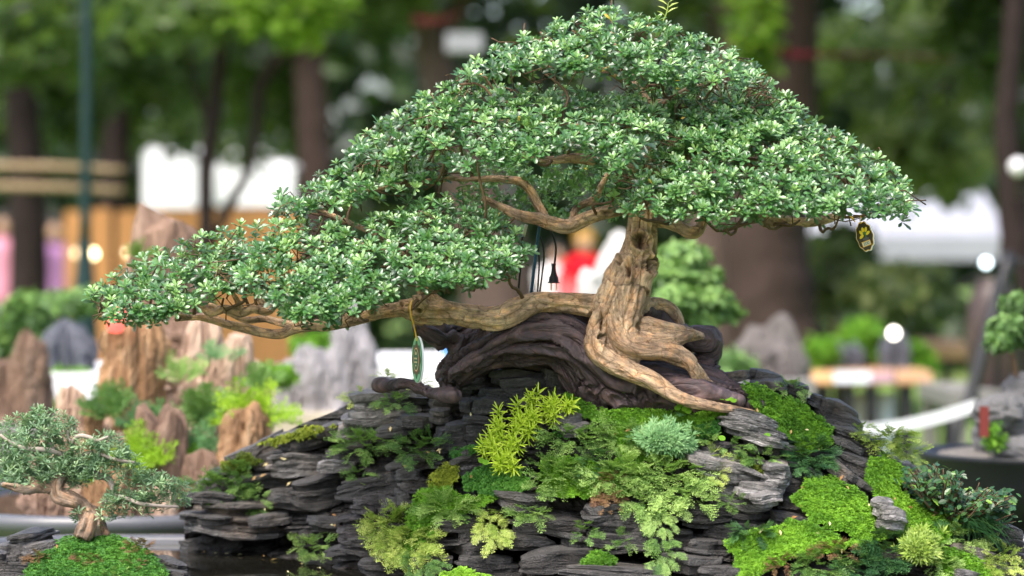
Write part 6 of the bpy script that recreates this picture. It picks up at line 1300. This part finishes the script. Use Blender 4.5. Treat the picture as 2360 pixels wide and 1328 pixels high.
mk('blue_tube', ptube([(1244, 522, 3.6, .05), (1240, 545, 3.6, .055), (1236, 580, 3.6, .06), (1230, 630, 3.6, .065), (1225, 676, 3.6, .07)], 5, 8), M['bluecable'], label='blue tube hanging under the left limb', cat='tube', smooth=True)
mk('loop_cord', cat_mesh([ptube([(1242, 541, 2.2, .06), (1250, 560, 2.2, .065), (1254, 590, 2.2, .07), (1250, 630, 2.2, .075), (1244, 676, 2.2, .08)], 5, 6), ptube([(1241, 541, 2.0, .06), (1241, 570, 2.0, .07), (1243, 610, 2.0, .08), (1241, 645, 2, .08), (1239, 678, 2.0, .08)], 5, 6)]), M['cable'], label='doubled thin black cord beside the blue tube', cat='cord', smooth=True)
dc = empty('dark_cord', P(1195, 676, .07), 'black cord with a pale sleeve left of the blue tube', 'cord')
mk('cable', ptube([(1204, 543, 3.0, .06), (1201, 580, 2.6, .065), (1199, 620, 2.6, .07), (1194, 676, 2.6, .075)], 5, 7), M['cable'], dc, True); mk('sleeve', ptube([(1213, 518, 4.2, .058), (1206, 545, 4.2, .06)], 3, 8), M['clear'], dc, True)

# ------------------------------------------------------------------ fallen leaves, pennywort
M['litter'] = leaf_mat('fallen_leaf', (.30, .13, .05), (.52, .34, .14), (.72, .66, .36), rough=.6, spec=.3, trans=.15, veg=.1)
fv, ft = leaflet(.2, .10)
LM = [mesh_np('fallen_leaf', fv, ft, {'tint': np.full(5, t)}, False, [M['litter']]) for t in (.1, .4, .7, 1.0)]
LAND = [(1880, 1130, 'on the large bright moss cushion'), (1940, 1180, 'low on the large bright moss cushion'), (2000, 1155, 'just above the two pale grey stones'), (2065, 1152, 'right of the two pale grey stones'), (2110, 1175, 'on the moss below the ficus shrub'), (1780, 1235, 'on the moss under the slate overhang'), (1880, 1230, 'at the middle of the lower moss slope'), (1800, 985, 'on the moss right of the striped slab'), (1860, 1020, 'beside the dark cushion plant'), (1610, 1012, 'on the thin slab left of the striped one'), (1740, 940, 'at the tip of the long root'), (1137, 1110, 'on the moss cushion below the sedum'), (1005, 1040, 'on the bushy rockweed of the upper face'), (655, 1060, 'on the upper left slate slope'), (655, 1120, 'on the middle left slate ledge'), (595, 1098, 'beside the outermost rockweed mat'), (590, 1165, 'on the brown slate block at the left'), (760, 1208, 'in the dark slate hollow at the left'), (1090, 970, 'on the slate left of the sedum'), (920, 1078, 'on the small flat slate at the left of centre'), (900, 982, 'below the top grey boulder'), (1425, 1000, 'on the rockweed below the driftwood'), (1325, 1020, 'under the light grey flat stone'), (1720, 1310, 'at the foot of the lower moss slope'), (1420, 1310, 'on the wet ledge at the bottom'), (130, 1265, 'on the left flank of the moss mound'), (245, 1292, 'on the front of the moss mound'), (180, 1312, 'at the foot of the moss mound')]
for (x, y) in [(1848,1128),(1847,1158),(1912,1213),(1915,1145),(1950,1120),(1935,1108),(1990,1158),(2002,1160),(2060,1150),(2068,1155),(2105,1170),(1750,1230),(1880,1228),(1800,1235),(1838,1190),(1770,978),(1855,990),(1820,1003),(1610,1008),(1600,1022),(1880,1032),(1137,1112),(1088,1092),(1185,1112),(1005,1040),(1012,1038),(992,1045),(650,1060),(655,1058),(660,1120),(590,1097),(598,1100),(606,1075),(570,1158),(610,1170),(555,1150),(800,1198),(730,1205),(760,1210),(770,1215),(1085,960),(1108,1005),(928,1075),(900,982),(1412,1000),(1440,995),(1420,1030),(1320,1032),(1335,1002),(1720,1310),(1940,1265),(2160,1215),(2155,1185),(1745,940),(1180,1140),(775,1190),(1420,1310),(130,1265),(245,1292),(180,1312)]:
    o = bpy.data.objects.new('fallen_leaf', LM[RNG.integers(0, 4)]); col.objects.link(o)
    p = P(x, y, float(Ym(x, y) if x < 400 else Yf(x, y)) - .04); B = basis(nrm(A(RNG.normal(0, .3), -.8, .6))[None], A(RNG.uniform(0, 6.28)))[0] * S(16) * RNG.uniform(.6, 1.15)
    o.matrix_world = Matrix([[*B[0], p[0]], [*B[1], p[1]], [*B[2], p[2]], [0, 0, 0, 1]])
    near = min(LAND, key=lambda q: (q[0] - x) ** 2 + (q[1] - y) ** 2)[2]
    tag(o, {0: 'rust brown', 1: 'tan', 2: 'straw coloured', 3: 'pale yellow'}[LM.index(o.data)] + ' fallen leaf ' + near, 'leaf', 'fallen leaves on the rockery')
for (x, y) in ((700, 1276), (725, 1290), (790, 1302), (820, 1305), (740, 1312), (690, 1300), (660, 1318), (470, 1274), (500, 1275), (530, 1277), (560, 1279), (610, 1284), (880, 1312), (640, 1290)):
    d = (CZ - .8185) * FPX / (y - HY); p = P(x, y, d - D0)
    o = bpy.data.objects.new('fallen_leaf', LM[RNG.integers(1, 4)]); col.objects.link(o); B = basis(nrm(A(RNG.normal(0, .05), RNG.normal(0, .05), 1))[None], A(RNG.uniform(0, 6.28)))[0] * S(20) * RNG.uniform(.6, 1.2)
    o.matrix_world = Matrix([[*B[0], p[0]], [*B[1], p[1]], [*B[2], p[2] + .001], [0, 0, 0, 1]]); tag(o, ('rust brown', 'tan', 'straw coloured', 'pale yellow')[LM.index(o.data)] + ' fallen leaf floating ' + ('under the pale grey slab' if x < 620 else 'by the wet ledge' if x > 720 else 'on the open dark water'), 'leaf', 'fallen leaves on the water')
byl = {}
for o in col.objects:
    if o.name.startswith('fallen_leaf'): byl.setdefault(o['label'], []).append(o)
for lb, os_ in byl.items():
    if len(os_) > 1:
        os_.sort(key=lambda o: o.matrix_world.translation.x)
        nm_ = {2: ['left one', 'right one'], 3: ['left one', 'middle one', 'right one']}.get(len(os_), ['first', 'second', 'third', 'fourth', 'fifth', 'sixth', 'seventh'])
        for o, w_ in zip(os_, nm_): o['label'] = lb + (', the ' + w_ + ('' if len(os_) < 4 else ' from the left'))
def pennywort(pts, label):
    root = empty('pennywort', P(*pts[0], float(Yf(*pts[0])) - .05), label, 'plant', 'pennywort by the roots')
    for (x, y) in pts:
        p = P(x, y, float(Yf(x, y)) - .055); B = basis(nrm(A(RNG.normal(0, .2), -.7, .7))[None], A(0.0))[0]
        V, T = flat_shape(ell(S(8), S(8), 14), -.0003, .0003); mk('leaf', (V @ B.T + p, T, {'tint': np.full(len(V), RNG.uniform(.4, .8))}), M['moss'], root)
pennywort([(1568, 932), (1578, 942), (1586, 948), (1562, 940), (1588, 936)], 'round-leaved pennywort at the lower root of the trunk'); pennywort([(1640, 908), (1652, 912), (1664, 916), (1678, 918), (1690, 922), (1630, 914)], 'row of round pennywort leaves under the fine roots'); pennywort([(1110, 1062), (1120, 1066)], 'two round pennywort leaves beside the lime sedum'); pennywort([(1768, 1004), (1664, 1010), (1440, 900)], 'single round leaves on the pale striped slab')
